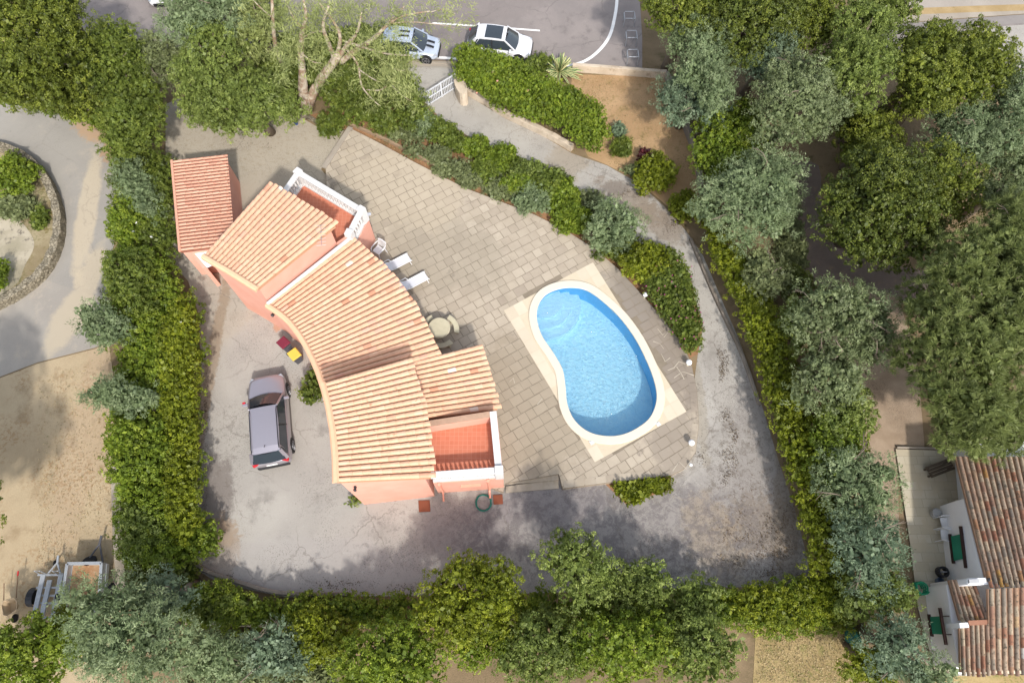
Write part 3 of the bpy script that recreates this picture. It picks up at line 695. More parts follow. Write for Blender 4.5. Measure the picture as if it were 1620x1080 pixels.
def balustrade(a, b, z0, z1, w=.3, pil=(True, True), gap=.2):
    a, b = Vector(a), Vector(b); d = b - a; L = d.length; u = d.normalized()
    m = MB(); A3 = lambda p, z: Vector((p.x, p.y, z))
    m.bar(A3(a, z1 - .05), A3(b, z1 - .05), w, .1); o = m.build('balustrade', M_wh, villa, bevel=.015)
    m = MB(); m.bar(A3(a, z0 + .06), A3(b, z0 + .06), w * .8, .12); m.build('base_rail', M_wh, o)
    n = max(2, int(L / gap)); h = z1 - z0 - .2
    prof = [(.055,0),(.055,.05),(.035,.08),(.06,.22),(.075,.32),(.06,.42),(.032,.56),(.03,.62),(.05,h-.05),(.055,h)]
    for i in range(n):
        p = a + u * (L * (i + .5) / n); 
        if 'm' not in bal_me:
            q = MB(); q.lathe((0,0,0), prof, 8); bb = q.build('baluster', M_wh, None, smooth=True); bal_me['m'] = bb.data
            bpy.data.objects.remove(bb)
        bo = bpy.data.objects.new('baluster', bal_me['m']); COL.objects.link(bo); bo.parent = o
        bo.location = (p.x - vb.x, p.y - vb.y, z0 + .1)
    for k, p in zip(pil, (a, b)):
        if k:
            m = MB(); m.box((p.x, p.y, (z0 + z1 + .12) / 2), (.36, .36, z1 + .12 - z0), rz=math.atan2(u.y, u.x)); m.build('pillar', M_wh, o, bevel=.01)
    return o
un = (ne - nw).normalized(); vn = Vector((un.y, -un.x)); 
if vn.dot(se - ne) < 0: vn = -vn
balustrade(nw + un*.15 + vn*.15, ne - un*.15 + vn*.15, FZ - .02, RZ, .3)
balustrade(ne - un*.15 + vn*.15, se - un*.15, FZ - .02, RZ, .3, (False, True))
balustrade(nw + un*.15 + vn*.15, c1 + un*.15, FZ - .02, RZ, .3, (False, False))
m = MB(); p = se - un*.15; m.bar((d1.x, d1.y, FZ + .35), (p.x, p.y, FZ + .35), .2, .75); m.build('parapet', M_salmon, villa)
us = (SEc - SWc).normalized(); ue = (SEc - NEc).normalized()
balustrade(SWc - ue*.16, SEc - ue*.16 - us*.16, FZ - .02, RZ, .3, (False, True))
m = MB(); a = NEc - us*.17; b = SEc - us*.17 - ue*.3; m.bar((a.x,a.y,RZ-.06), (b.x,b.y,RZ-.06), .3, .12); o = m.build('parapet', M_wh, villa)
m = MB(); m.bar((a.x,a.y,(FZ+RZ)/2-.06), (b.x,b.y,(FZ+RZ)/2-.06), .2, RZ-FZ-.13); m.build('parapet_wall', M_wh, o)
m = MB(); a = NWc + ue*.12; b = NEc + ue*.12 - us*.32; m.bar((a.x,a.y,(FZ+RZ)/2-.03), (b.x,b.y,(FZ+RZ)/2-.08), .2, RZ-FZ); o = m.build('parapet', M_salmon, villa)
m = MB(); m.bar((a.x,a.y,RZ+.02), (b.x,b.y,RZ-.03), .27, .05); m.build('coping', plain('weathered_coping', srgb(170,140,118), .9, var=.25), o)
# openings and small fittings
M_shut = plain('brown_shutter', srgb(120,84,60), .6); M_glass = plain('window_glass', (.03,.04,.05), .08, spec=.6)
def opening(a, b, t, w, z0, z1, name='window', out=None, mat=M_glass):
    """window or door on the wall running a->b, centred at fraction t"""
    a, b = V2(a), V2(b); u = (b-a).normalized(); p = a.lerp(b, t); nrm = Vector((u.y, -u.x)); 
    if out is not None and nrm.dot(out) < 0: nrm = -nrm
    ang = math.atan2(u.y, u.x); q = p + nrm * .02
    m = MB(); m.box((q.x, q.y, (z0+z1)/2), (w, .05, z1-z0), rz=ang); o = m.build(name, mat, villa)
    m = MB(); zc = (z0+z1)/2
    for s in (-1, 1): m.box((q.x + u.x*s*(w/2+.04) + nrm.x*.01, q.y + u.y*s*(w/2+.04) + nrm.y*.01, zc), (.08, .09, z1-z0+.16), rz=ang)
    m.box((q.x + nrm.x*.012, q.y + nrm.y*.012, z1+.04), (w, .09, .08), rz=ang); m.box((q.x + nrm.x*.012, q.y + nrm.y*.012, z0-.04), (w, .12, .08), rz=ang)
    m.box((q.x + nrm.x*.012, q.y + nrm.y*.012, zc), (.05, .07, z1-z0), rz=ang)
    m.build('frame', M_wh, o); return o
ctr = V2(vb)
for t in (.25, .6): opening(nw, ne, t, 1.4, .2, 2.0, 'glazed_door', Vector((0,1)))
eb = b2[1]
for i in (2, 4, 6): opening(eb[i], eb[i+1], .5, .9, .2, 2.05, 'glazed_door', Vector((1,.6)))
opening(b1[1][2], b1[1][5], .5, 1.3, FZ, FZ+1.7, 'glazed_door', Vector((.5,1)))
opening(b3[1][4], b3[1][6], .5, 1.2, FZ, FZ+1.7, 'glazed_door', Vector((1,.1)))
# wall lamps, downpipes, vent ledge, steel plates
M_blk = plain('dark_metal', (.03,.03,.035), .4); M_pipe = plain('salmon_pipe', srgb(232,160,136), .6)
def on_south(px, h): # point on the south wall at image column px
    a, b = V2(b3[0][-1]), V2(b3[1][-1]); t0 = at(px, 780, h); t = (t0.x - a.x) / (b.x - a.x); return a.lerp(b, t)
def wall_lamp(p, z, out, mat=M_blk):
    m = MB(); m.box((p.x+out.x*.05, p.y+out.y*.05, z), (.08,.08,.2)); m.lathe((p.x+out.x*.16, p.y+out.y*.16, z-.12), [(.03,0),(.06,.04),(.07,.16),(.02,.2)], 8); m.build('wall_lamp', mat, villa)
wall_lamp(on_south(562, 3.8), 3.9, Vector((0,-1))); 
q = V2(b2[0][0]).lerp(V2(b1[0][-1]), .1); wall_lamp(q, 3.0, Vector((-.5,-.85)))
wall_lamp(ne - vn*.0, 2.6, Vector((.8,.3)), plain('grey_lamp', (.4,.42,.46), .4)); wall_lamp(se, 2.5, Vector((.8,-.2)), bpy.data.materials['grey_lamp'])
for (x0, x1) in ((691, 703), (792, 789)):
    a = at(x0, 772, FZ); b = at(x1, 797 if x0 < 700 else 790, .05)
    sp = SWc.lerp(SEc, .08 if x0 < 700 else .78) - Vector((0,0)); s_out = Vector((us.y, -us.x)); s_out = s_out if s_out.y < 0 else -s_out
    p = sp + s_out*.06; m = MB(); m.tube([(p.x, p.y, FZ-.05), (p.x+.0, p.y, .25), (p.x+s_out.x*.35, p.y+s_out.y*.35, .06)], .05, 8); m.tube([(p.x,p.y,FZ-.1),(p.x,p.y,FZ+.02)], .075, 8); m.build('downpipe', M_pipe, villa)
p = SWc.lerp(SEc, .52); m = MB(); m.box((p.x, p.y-.05, 1.35), (.9,.12,.07), rz=math.atan2(us.y,us.x)); m.build('window_sill', M_pipe, villa)
# television aerial on the low roof beside the tall wall
ap = at(517, 391, 3.3); m = MB(); m.tube([(ap.x,ap.y,3.0),(ap.x,ap.y,4.5)], .018, 6); m.tube([(ap.x-.05,ap.y+.5,4.45),(ap.x+.1,ap.y-.6,4.45)], .014, 6)
for k in range(7):
    f = k/6; q = Vector((ap.x-.05+.15*f, ap.y+.5-1.1*f, 4.45)); m.tube([q-Vector((.22,.03,0)), q+Vector((.22,.03,0))], .008, 4)
m.build('aerial', plain('grey_metal', (.35,.35,.36), .4, .6), villa)
# ---------------------------------------------------------------- the shed
SH = 2.3
a = at(320, 320, 0); shed = empty('tile_roofed_shed', (a.x, a.y, 0), 'small salmon shed with a pink tile roof beside the villa', 'shed')
sr = P3([(272,254,SH+.1),(285,398,SH+.1)]); se_ = P3([(359,244,SH),(373,345,SH)]); se_ = P3([(359.5,244,SH),(371.5,388,SH)])
tile_roof(shed, sr, se_, 27, M_shedtile, .36, .055, 9, .0, .62, name='roof', over=.0, chan=plain('shed_channel', srgb(140,92,74), .9, var=.15))
a_, b_ = inset2(resample(sr, 1), resample(se_, 1), .1, .14); a_[0] = a_[0] - Vector((0,.12,0)); b_[0] = b_[0] - Vector((0,.12,0))
m = MB(); m.prism([(p.x,p.y) for p in (a_[0], a_[1], b_[1], b_[0])], 0, [a_[0].z, a_[1].z, b_[1].z, b_[0].z]); m.build('wall', M_salmon, shed)
m = MB(); m.bar(sr[0] + Vector((0,0,.02)), sr[1] + Vector((0,0,.02)), .12, .1); m.build('verge', M_shedtile, shed)
q = P3([(306,399,2.05),(346,393,2.05),(352,412,2.05),(327,423,2.05)]); m = MB(); m.prism([(p.x,p.y) for p in q], 2.0, 2.06); m.build('canopy', plain('pale_sheet', (.72,.76,.76), .4, var=.05), shed)
q = P3([(300,397,1.95),(306,396,1.95),(326,422,1.95),(320,424,1.95)]); m = MB(); m.prism([(p.x,p.y) for p in q], 0, 1.98); m.build('side_panel', M_salmon, shed)

# ---------------------------------------------------------------- the neighbour's house
M_old = attr_mat('old_clay_tile', [(0, srgb(140,96,76)), (.16, srgb(150,108,86)), (.3, srgb(140,116,100)), (.48, srgb(168,148,126)), (.6, srgb(128,118,106)), (.75, srgb(176,158,132)), (.9, srgb(146,108,84)), (.96, srgb(166,128,72)), (1, srgb(184,178,168))], .95, 10, .6, .5, dark=(srgb(88,80,68), .52, 9))
M_white = plain('white_render', (.82,.82,.82), .9, var=.05, scale=2, bump=.1)
nb = at(1600, 880, 0); house = empty('old_tiled_house', (nb.x, nb.y, 0), 'white neighbouring house with weathered mixed clay tiles at the right edge of the photo', 'house')
NH = 2.5
# the north roof: rows run down towards the south
ra = P3([(1512,722,2.1),(1600,722,2.4),(1700,722,2.7)]); rb = P3([(1563,926,2.85),(1640,924,3.1),(1740,924,3.4)])
tile_roof(house, ra, rb, 21, M_old, .42, .1, 12, .03, .66, name='roof', chan=plain('old_channel', srgb(150,120,98), .95, var=.3))
rc = P3([(1563,931,2.95),(1640,928,3.2),(1740,926,3.5)]); rd = P3([(1566,1064,2.2),(1640,1064,2.4),(1740,1064,2.7)])
tile_roof(house, rc, rd, 18, M_old, .42, .1, 13, .03, .66, name='roof', chan=bpy.data.materials['old_channel'])
re_ = P3([(1518,990,2.35),(1565,986,2.55)]); rf_ = P3([(1520,1065,2.05),(1567,1065,2.2)])
tile_roof(house, re_, rf_, 6, M_old, .42, .1, 14, .03, .66, name='roof', chan=bpy.data.materials['old_channel'])
rg_ = P3([(1501,917,1.95),(1540,915,2.2)]); rh_ = P3([(1519,983,2.3),(1566,981,2.5)])
tile_roof(house, rg_, rh_, 6, M_old, .42, .1, 15, .03, .66, name='roof', chan=bpy.data.materials['old_channel'])
def wallp(pts, zt, name='wall'):
    m = MB(); m.prism([(p.x,p.y) for p in pts], 0, zt); return m.build(name, M_white, house)
w = [at(1507,716,0), at(1514,790,0), at(1485,801,0), at(1497,924,0), at(1800,924,0), at(1800,716,0)]
wallp(w, [1.85, 1.95, 1.9, 2.62, 3.0, 2.3])
w = [at(1461,929,0), at(1475,1052,0), at(1800,1052,0), at(1800,929,0)]; wallp(w, [1.72, 1.82, 2.0, 2.6])
q = P3([(1530,914,NH+.3),(1577,912,NH+.3),(1578,924,NH+.3),(1532,925,NH+.3)]); m = MB(); m.prism([(p.x,p.y) for p in q], 0, NH+.3); o = m.build('chimney', M_white, house, bevel=.06)
q = P3([(1533,916,NH+.4),(1549,915,NH+.4),(1550,921,NH+.4),(1534,922,NH+.4)]); m = MB(); m.prism([(p.x,p.y) for p in q], NH+.3, NH+.4); m.build('flue_cap', plain('grey_cap', (.4,.4,.4), .8), o)
q = at(1564,917,NH+.3); m = MB(); m.lathe((q.x,q.y,NH+.3), [(.09,0),(.09,.12),(.05,.14)], 10); m.build('flue', M_blk, o)
q = P3([(1518,985,NH+.05),(1532,984,NH+.05),(1533,992,NH+.05),(1519,993,NH+.05)]); m = MB(); m.prism([(p.x,p.y) for p in q], 1.6, NH+.05); m.build('gutter_block', M_white, house)
m = MB(); m.bar(at(1532,985,NH+.06), at(1572,983,NH+.06), .18, .08); m.build('ridge_cap', plain('brown_tile', srgb(150,108,86), .9, var=.2), house)
# two green awnings between dark bars
M_green = NT('green_canvas'); wv = M_green.n('ShaderNodeTexWave'); wv.inputs['Scale'].default_value = 2.2; M_green.l(M_green.pos, wv.inputs['Vector'])
M_green.col(M_green.mix(wv.outputs[0], (.02,.20,.12), (.03,.26,.16))); M_green.rough(.7)
M_bar = plain('dark_brown_wood', srgb(58,40,36), .6)
for k, (p0, p1, p2, p3) in enumerate((((1503,848),(1521,844),(1526,883),(1508,887)), ((1470,975),(1489,974),(1494,1003),(1474,1002)))):
    z0, z1 = .8, 1.6
    A, B, C_, D = at(*p0, z0), at(*p1, z1), at(*p2, z1), at(*p3, z0)
    m = MB(); rows = []
    for i in range(7):
        t = i/6; sag = math.sin(t*PI)*.06; rows.append([A.lerp(B, t) - Vector((0,0,sag)), D.lerp(C_, t) - Vector((0,0,sag))])
    m.grid(rows); aw = m.build('awning', M_green.m, house)
    for a, b, z, ov in ((A, D, z0, .0), (B, C_, z1, .22)):
        u = (b-a).normalized(); m = MB(); m.bar(a - u*(.1+ov) , b + u*(.1+ov*1.3), .1, .1); m.build('bar', M_bar, aw)
    for a in (B, C_):
        q = a + Vector((.55, 0, .1)); m = MB(); m.tube([a, q], .02, 6); m.build('arm', M_bar, aw)
# ================================================================ THINGS
# ---------------------------------------------------------------- cars
M_tyre = plain('tyre_rubber', (.018,.018,.02), .8); M_rim = plain('alloy_rim', (.35,.35,.37), .35, .8)
M_cglass = plain('car_glass', (.035,.045,.055), .06, var=.05, spec=.8); M_trim = plain('black_trim', (.02,.02,.022), .5)
M_red = plain('red_lamp', (.5,.02,.03), .3); M_lens = plain('headlamp_glass', (.35,.37,.40), .2, spec=.8); M_plate = plain('number_plate', (.75,.75,.72), .5)
def paint(name, c, metal=.3):
    m = plain(name, c, .28, metal, var=.02, spec=.5); m.node_tree.nodes['Principled BSDF'].inputs['Coat Weight'].default_value = .6; return m
def car(loc, heading, L, W, H, col, label, hood=.27, ws=.40, rear=.06, rw=.02, group='parked cars', roofcol=None, rails=False, stripes=False, sunroof=False, redmirror=False, bonz=.66):
    """x is forward. hood: hood length share, ws: where the windscreen meets the roof"""
    r = empty('parked_car', loc, label, 'car', group, heading, world=False); ORG[r.name] = Vector((0,0,0))
    hw = W/2; xf = L/2
    # lower body: stations from tail to nose: (x, half width, top z, shoulder z)
    belt = H*.60
    xs = [-xf, -xf+.06, -xf+.25, -xf+.7, -xf*.3, 0, xf-hood*L-.1, xf-hood*L+.1, xf-.75, xf-.35, xf-.1, xf]
    ws_ = [.84,.93,.98,1.0,1.01,1.01,1.01,1.01,1.0,.96,.86,.72]
    tz = [belt*.86, belt*.97, belt*1.0, belt*1.0, belt, belt*.98, belt*.97, belt*.98, belt*.90, belt*.84, belt*.74, belt*.62]
    m = MB(); rings = []
    for x, w, t in zip(xs, ws_, tz):
        w = w*hw; lo = .24 if abs(x) < xf*.9 else .32
        pr = [(w*.86, lo), (w*.97, lo+.12), (w, lo+.3 if lo+.3 < t-.12 else t-.14), (w*.975, t-.09), (w*.90, t-.015), (w*.6, t+.012), (0, t+.02)]
        pts = [(x, a, z) for a, z in pr] + [(x, -a, z) for a, z in pr[-2::-1]]
        rings.append(pts)
    m.grid(rings); m.f.append(tuple(range(13))[::-1]); m.c.append(.5); n = len(m.v); m.f.append(tuple(range(n-13, n))); m.c.append(.5)
    for i in range(len(xs)-1): m.f.append((i*13, i*13+12, (i+1)*13+12, (i+1)*13)); m.c.append(.5)
    body = m.build('body', col, r, smooth=True); md = body.modifiers.new('sub', 'SUBSURF'); md.levels = 1; md.render_levels = 2
    # cabin
    xr0, xr1 = -xf + rear*L, -xf + rear*L + rw*L + .28          # rear glass foot and top
    xf0, xf1 = xf - hood*L, xf - ws*L; wb, wt = hw*.93, hw*.72; zb, zt = belt-.03, H
    def zroof(u, v): return zt - .05*(2*u-1)**2 - .035*(v)**2 - (.05 if u < .1 else 0)
    rr = [[(xr1 + (xf1-xr1)*i/8, wt*j/4*(1 - .05*(abs(2*i/8-1)**2)), zroof(i/8, j/4)) for j in range(-4, 5)] for i in range(9)]
    m = MB(); m.grid(rr); e0 = len(m.v); m.grid([[(p[0], p[1], p[2]-.06) for p in row] for row in rr])
    m.grid([[rr[i][0] for i in range(9)], [(rr[i][0][0], rr[i][0][1], rr[i][0][2]-.06) for i in range(9)]]); m.grid([[rr[i][-1] for i in range(9)], [(rr[i][-1][0], rr[i][-1][1], rr[i][-1][2]-.06) for i in range(9)]])
    rf = m.build('roof', roofcol or col, r, smooth=False)
    if sunroof:
        m = MB(); m.grid([[(xr1 + (xf1-xr1)*(.30+.58*i/4), wt*.86*j/3, zroof(.3+.58*i/4, j/3*.86)+.012) for j in range(-3,4)] for i in range(5)]); m.build('sunroof', M_cglass, rf)
    if rails:
        for s in (-1,1): m = MB(); m.tube([(xr1+.1, s*wt*.93, zt-.06), (xr1+.25, s*wt*.93, zt+.02), (xf1-.3, s*wt*.93, zt+.03), (xf1-.1, s*wt*.93, zt-.05)], .02, 6); m.build('roof_rail', M_trim, rf)
        m = MB(); m.tube([(xr1+.35, 0, zt-.03), (xr1+.2, 0, zt+.1)], .014, 5); m.build('antenna', M_trim, rf)
    if stripes:
        for s in (-1,1):
            m = MB(); m.grid([[(xr1+(xf1-xr1)*(.55+.35*i/3), s*(.1+.16*j), zroof(.7, .2)+.012) for j in (0,1)] for i in range(4)]); m.build('stripe', M_trim, rf)
            m = MB(); m.grid([[(xf0+.12+(xf-.28-xf0-.12)*i/5, s*(.1+.18*j), belt*.99 - (belt*.14)*(i/5)**1.4+.03) for j in (0,1)] for i in range(6)]); m.build('stripe', M_trim, body)
    def pane(name, c4, bulge, out, k=5):
        a, b, c, d = [Vector(p) for p in c4]; m = MB(); rows = []
        for i in range(k+1):
            row = []
            for j in range(k+1):
                s, t = i/k, j/k; p = a.lerp(b, s).lerp(d.lerp(c, s), t) + Vector(out) * bulge * (1-(2*s-1)**2); row.append(p)
            rows.append(row)
        m.grid(rows); return m.build(name, M_cglass, r, smooth=True)
    pane('windscreen', [(xf0,wb*.92,zb+.03),(xf0,-wb*.92,zb+.03),(xf1,-wt*.95,zt-.075),(xf1,wt*.95,zt-.075)], .13, (1,0,.35))
    pane('rear_window', [(xr0,-wb*.88,zb+.1),(xr0,wb*.88,zb+.1),(xr1,wt*.95,zt-.1),(xr1,-wt*.95,zt-.1)], .06, (-1,0,.3))
    for s in (-1, 1):
        w_ = pane('side_window', [(xr0+.25,s*wb,zb+.06),(xf0-.12,s*wb,zb+.02),(xf1+.02,s*wt,zt-.10),(xr1+.1,s*wt,zt-.12)], .0, (0,s,0))
        for (x0, x1) in (((xr0+xf0)/2+.05, (xr1+xf1)/2+.1),):
            m = MB(); m.bar((x0, s*(wb+.006), zb), (x1, s*(wt+.006), zt-.09), .06, .02); m.build('pillar', M_trim, w_)
        m = MB(); m.bar((xf0+.02, s*wb*.95, zb), (xf1-.02, s*wt*.98, zt-.07), .07, .06); m.build('pillar', col, r)
        m = MB(); m.bar((xr0+.05, s*wb*.94, zb+.02), (xr1+.02, s*wt*.98, zt-.08), .16, .06)
        m.grid([[(xr0+.0,s*wb*.9,zb+.04),(xr1-.02,s*wt*.95,zt-.08)],[(xr0+.35,s*wb*1.0,zb+.04),(xr1+.25,s*wt*1.0,zt-.09)]])
        m.build('pillar', col, r)
        m = MB(); m.box((xf0-.28, s*(hw+.05), belt+.04), (.14,.26,.13)); mi = m.build('mirror', col, r, bevel=.03)
        if redmirror and s == 1: m = MB(); m.box((xf0-.17, s*(hw+.10), belt+.05), (.1,.14,.13)); m.build('indicator', M_red, mi, bevel=.02)
        m = MB(); m.box((xf-.22, s*hw*.74, belt*.70), (.26,.22,.10), rz=-s*.5); m.build('headlight', M_lens, r, bevel=.03)
        m = MB(); m.box((-xf+.10, s*hw*.72, belt*.9), (.16,.34,.14), rz=s*.35); m.build('tail_light', M_red, r, bevel=.03)
        for x in (xf-.19*L, -xf+.19*L):
            m = MB(); c = Vector((x, s*(hw-.1), .32)); rr_ = .33
            m.tube([c+Vector((0,-.11,0)), c+Vector((0,-.09,0)), c+Vector((0,.09,0)), c+Vector((0,.11,0))], [rr_-.03, rr_, rr_, rr_-.03], 22); wh = m.build('wheel', M_tyre, r, smooth=False)
            m = MB()
            for k in range(5):
                a = 2*PI*k/5; m.bar(c+Vector((0,s*.115,0)), c+Vector((math.cos(a)*.22, s*.115, math.sin(a)*.22)), .05, .03)
            m.lathe((0,0,0), [(0.001,0)], 3) if False else None
            for k in range(20):
                a, b = 2*PI*k/20, 2*PI*(k+1)/20; m.bar(c+Vector((math.cos(a)*.22, s*.112, math.sin(a)*.22)), c+Vector((math.cos(b)*.22, s*.112, math.sin(b)*.22)), .03, .03)
            m.build('rim', M_rim, wh)
            m = MB(); m.tube([(x, s*(hw*.985-.05), .36), (x, s*(hw*.995+.004), .36)], .39, 22); m.build('wheel_arch', M_trim, r)
    m = MB(); m.box((xf-.02, 0, .42), (.1, W*.62, .22)); m.build('grille', M_trim, r, bevel=.03)
    m = MB(); m.box((-xf+.03, 0, .42), (.14, W*.8, .26)); m.build('bumper', M_trim, r, bevel=.04)
    m = MB(); m.box((-xf-.0, 0, belt*.72), (.03, .5, .12)); m.build('number_plate', M_plate, r)
    return r
p = at(427, 664, .0); p = at(430, 667, 0)
def car_at(px, py, to, **k):
    q = at(px, py, .5); t = at(to[0], to[1], .5); return car((q.x, q.y, 0), math.atan2(t.y-q.y, t.x-q.x), **k)
car_at(428, 664, (423, 590), L=4.55, W=1.84, H=1.64, col=paint('grey_car_paint', (.40,.375,.41), .55), label='grey people carrier with roof rails parked alone in the concrete yard left of the villa', hood=.27, ws=.43, rear=.015, rw=.005, rails=True, redmirror=True)
car_at(791, 72, (840, 77), L=4.0, W=1.72, H=1.52, col=paint('white_car_paint', (.68,.68,.70), 0), label='white hatchback with a black glass roof parked on the road above the oleander hedge', hood=.24, ws=.40, rear=.03, rw=.05, sunroof=True)
car_at(646, 74, (695, 78), L=3.9, W=1.72, H=1.5, col=paint('pale_blue_car_paint', (.50,.56,.66), .2), label='pale blue grey car with two black bonnet stripes half hidden by the eucalyptus', hood=.22, ws=.40, rear=.03, rw=.04, stripes=True)
car_at(257, -30, (256, 20), L=4.2, W=1.8, H=1.6, col=bpy.data.materials['white_car_paint'], label='white vehicle cut off by the top edge of the photo above the grey green tree', hood=.22, ws=.42, rear=.03, rw=.05)

# ---------------------------------------------------------------- wheeled bins by the curved wall
def bin_(px, py, rz, lid, label):
    q = at(px, py, 0); BS = .86; r = empty('wheelie_bin', (q.x, q.y, 0), label, 'wheelie bin', 'wheeled bins against the villa', rz, world=False)
    m = MB(); B = lambda s, z, dx=0: [(-.24*s+dx,-.26*s,z),(.30*s+dx,-.26*s,z),(.30*s+dx,.26*s,z),(-.24*s+dx,.26*s,z)]
    m.add(B(.75,.08)+B(1.08,.95), [(0,1,5,4),(1,2,6,5),(2,3,7,6),(3,0,4,7),(3,2,1,0),(4,5,6,7)]); m.build('bin_body', plain('bin_grey', (.09,.09,.10), .55), r, bevel=.02)
    m = MB(); m.add([(-.30,-.31,.97),(.36,-.31,.95),(.36,.31,.95),(-.30,.31,.97),(-.26,-.27,1.04),(.32,-.27,1.02),(.32,.27,1.02),(-.26,.27,1.04)], [(0,1,5,4),(1,2,6,5),(2,3,7,6),(3,0,4,7),(3,2,1,0),(4,5,6,7)]); m.build('lid', lid, r, bevel=.015)
    m = MB(); m.tube([(-.30,-.22,.96),(-.42,-.22,1.0),(-.42,.22,1.0),(-.30,.22,.96)], .018, 6); m.build('handle', bpy.data.materials['bin_grey'], r)
    for s in (-1,1): m = MB(); m.tube([(-.26,s*.25,.1),(-.26,s*.30,.1)], .1, 14); m.build('wheel', M_tyre, r)
    r.scale = (.86,.86,.9)
    return r
bin_(457, 553, -.75+PI, plain('maroon_plastic', (.17,.025,.045), .5, var=.05), 'wheeled bin with a maroon lid against the curved villa wall')
bin_(473, 570, -.85, plain('yellow_plastic', (.62,.46,.08), .5, var=.05), 'wheeled bin with a yellow lid beside the maroon one')
# ---------------------------------------------------------------- garden furniture on the terrace
M_plast = plain('white_resin', (.70,.70,.70), .45, var=.03)
def chair(loc, rz, label, group=None, tilt=None):
    r = empty('garden_chair', loc, label, 'chair', group, rz, world=False)
    m = MB(); m.grid([[(-.22+.44*i/5, (-.23+.46*j/5)*(1-.06*i/5), .42+.02*((j-2.5)/2.5)**2 + .01*(i/5)) for j in range(6)] for i in range(6)]); m.grid([[(-.22+.44*i/5, (-.23+.46*j/5)*(1-.06*i/5), .395+.02*((j-2.5)/2.5)**2) for j in range(6)] for i in range(6)]); m.build('seat', M_plast, r, smooth=True)
    m = MB()
    for k in range(7):
        a = -.6 + 1.2*k/6; y = .25*math.sin(a)/math.sin(.6); x = -.22 - .06*math.cos(a*1.2); m.bar((x, y*.92, .43), (x-.13, y, .84), .045, .02)
    pts = [(-.235-.13+(.06 if abs(k-4)>3 else 0)*.6 - .06*math.cos(.6*(k-4)/4), .27*(k-4)/4, .84 - .03*((k-4)/4)**4) for k in range(9)]; m.tube(pts, .03, 6); m.build('backrest', M_plast, r)
    for s in (-1,1):
        m = MB(); m.tube([(-.33, s*.26, .68), (-.1, s*.30, .66), (.18, s*.29, .64), (.24, s*.27, .6)], .026, 6); m.build('armrest', M_plast, r)
        m = MB(); m.tube([(.24, s*.27, .62), (.27, s*.27, 0)], [.028,.022], 6); m.build('leg', M_plast, r)
        m = MB(); m.tube([(-.24, s*.25, .44), (-.32, s*.27, 0)], [.028,.022], 6); m.build('leg', M_plast, r)
    return r
q = at(601, 402, TZ); chair((q.x, q.y, TZ), -2.2, 'white resin garden chair with a round back standing on the terrace by the salmon wall')
def lounger(px, py, rz, label):
    q = at(px, py, TZ); r = empty('sun_lounger', (q.x, q.y, TZ), label, 'sun lounger', 'white sun loungers beside the eaves', rz, world=False)
    m = MB(); m.grid([[(-.1+1.15*i/6, -.27+.54*j/4, .33) for j in range(5)] for i in range(7)]); m.grid([[(-.1+1.15*i/6, -.27+.54*j/4, .30) for j in range(5)] for i in range(7)]); m.build('seat', plain('white_mesh_fabric', (.60,.60,.63), .6, var=.03), r)
    m = MB(); m.grid([[(-.1-.62*i/5, -.27+.54*j/4, .33+.30*i/5) for j in range(5)] for i in range(6)]); m.build('backrest', bpy.data.materials['white_mesh_fabric'], r)
    m = MB()
    for s in (-1,1): m.tube([(-.72,s*.3,.62),(-.12,s*.3,.33),(1.06,s*.3,.33),(1.14,s*.3,.28)], .028, 6)
    m.tube([(1.08,-.3,.32),(1.08,.3,.32)], .028, 6); m.tube([(-.72,-.3,.62),(-.72,.3,.62)], .028, 6); m.build('frame', M_plast, r)
    for s in (-1,1):
        m = MB(); m.tube([(-.62,s*.36,.30),(-.5,s*.38,.52),(-.1,s*.38,.54),(.02,s*.34,.33)], .024, 6); m.build('armrest', M_plast, r)
        for x in (-.5, .98): m = MB(); m.tube([(x,s*.3,.33),(x+.06*(1 if x>0 else -1),s*.38,0)], .026, 6); m.build('leg', M_plast, r)
    r.scale = (.88,.86,.9)
    return r
lounger(623, 424, .56, 'white sun lounger nearer the balustraded end, its head under the eaves')
lounger(650, 453, .56, 'white sun lounger nearer the round stone table, its head under the eaves')
M_st = plain('cast_stone', srgb(186,178,152), .9, var=.15, scale=5, bump=.2)
q = at(697, 528, TZ); tb = empty('round_table', (q.x, q.y, TZ), 'round grey stone table on the terrace beside the eaves', 'table')
m = MB(); m.lathe((q.x,q.y,TZ), [(.50,.68),(.56,.70),(.56,.75),(.54,.77)], 32); m.build('table_top', M_st, tb)
m = MB(); m.lathe((q.x,q.y,TZ), [(.26,0),(.2,.08),(.13,.3),(.2,.6),(.28,.68)], 16); m.build('pedestal', M_st, tb)
def bench(a0, a1, label):
    c = q; m = MB(); top = MB(); n = 10; R0, R1 = .72, .98
    mid = (a0+a1)/2; rt = empty('curved_bench', (c.x+.85*math.cos(mid), c.y+.85*math.sin(mid), TZ), label, 'bench', 'curved stone benches round the table')
    o = [(c.x+R1*math.cos(a0+(a1-a0)*i/n), c.y+R1*math.sin(a0+(a1-a0)*i/n)) for i in range(n+1)]; i_ = [(c.x+R0*math.cos(a0+(a1-a0)*i/n), c.y+R0*math.sin(a0+(a1-a0)*i/n)) for i in range(n+1)]
    top.prism(o + i_[::-1], TZ+.38, TZ+.46); top.build('seat', M_st, rt, bevel=.015)
    for f in (.18,.82):
        a = a0+(a1-a0)*f; l = MB(); l.box((c.x+.85*math.cos(a), c.y+.85*math.sin(a), TZ+.19), (.18,.1,.38), rz=a); l.build('leg', M_st, rt)
bench(math.radians(-8), math.radians(62), 'curved stone bench on the pool side of the round table')
bench(math.radians(-105), math.radians(-45), 'curved stone bench between the round table and the lower roof')
bench(math.radians(118), math.radians(165), 'curved stone bench tucked under the eaves by the round table')
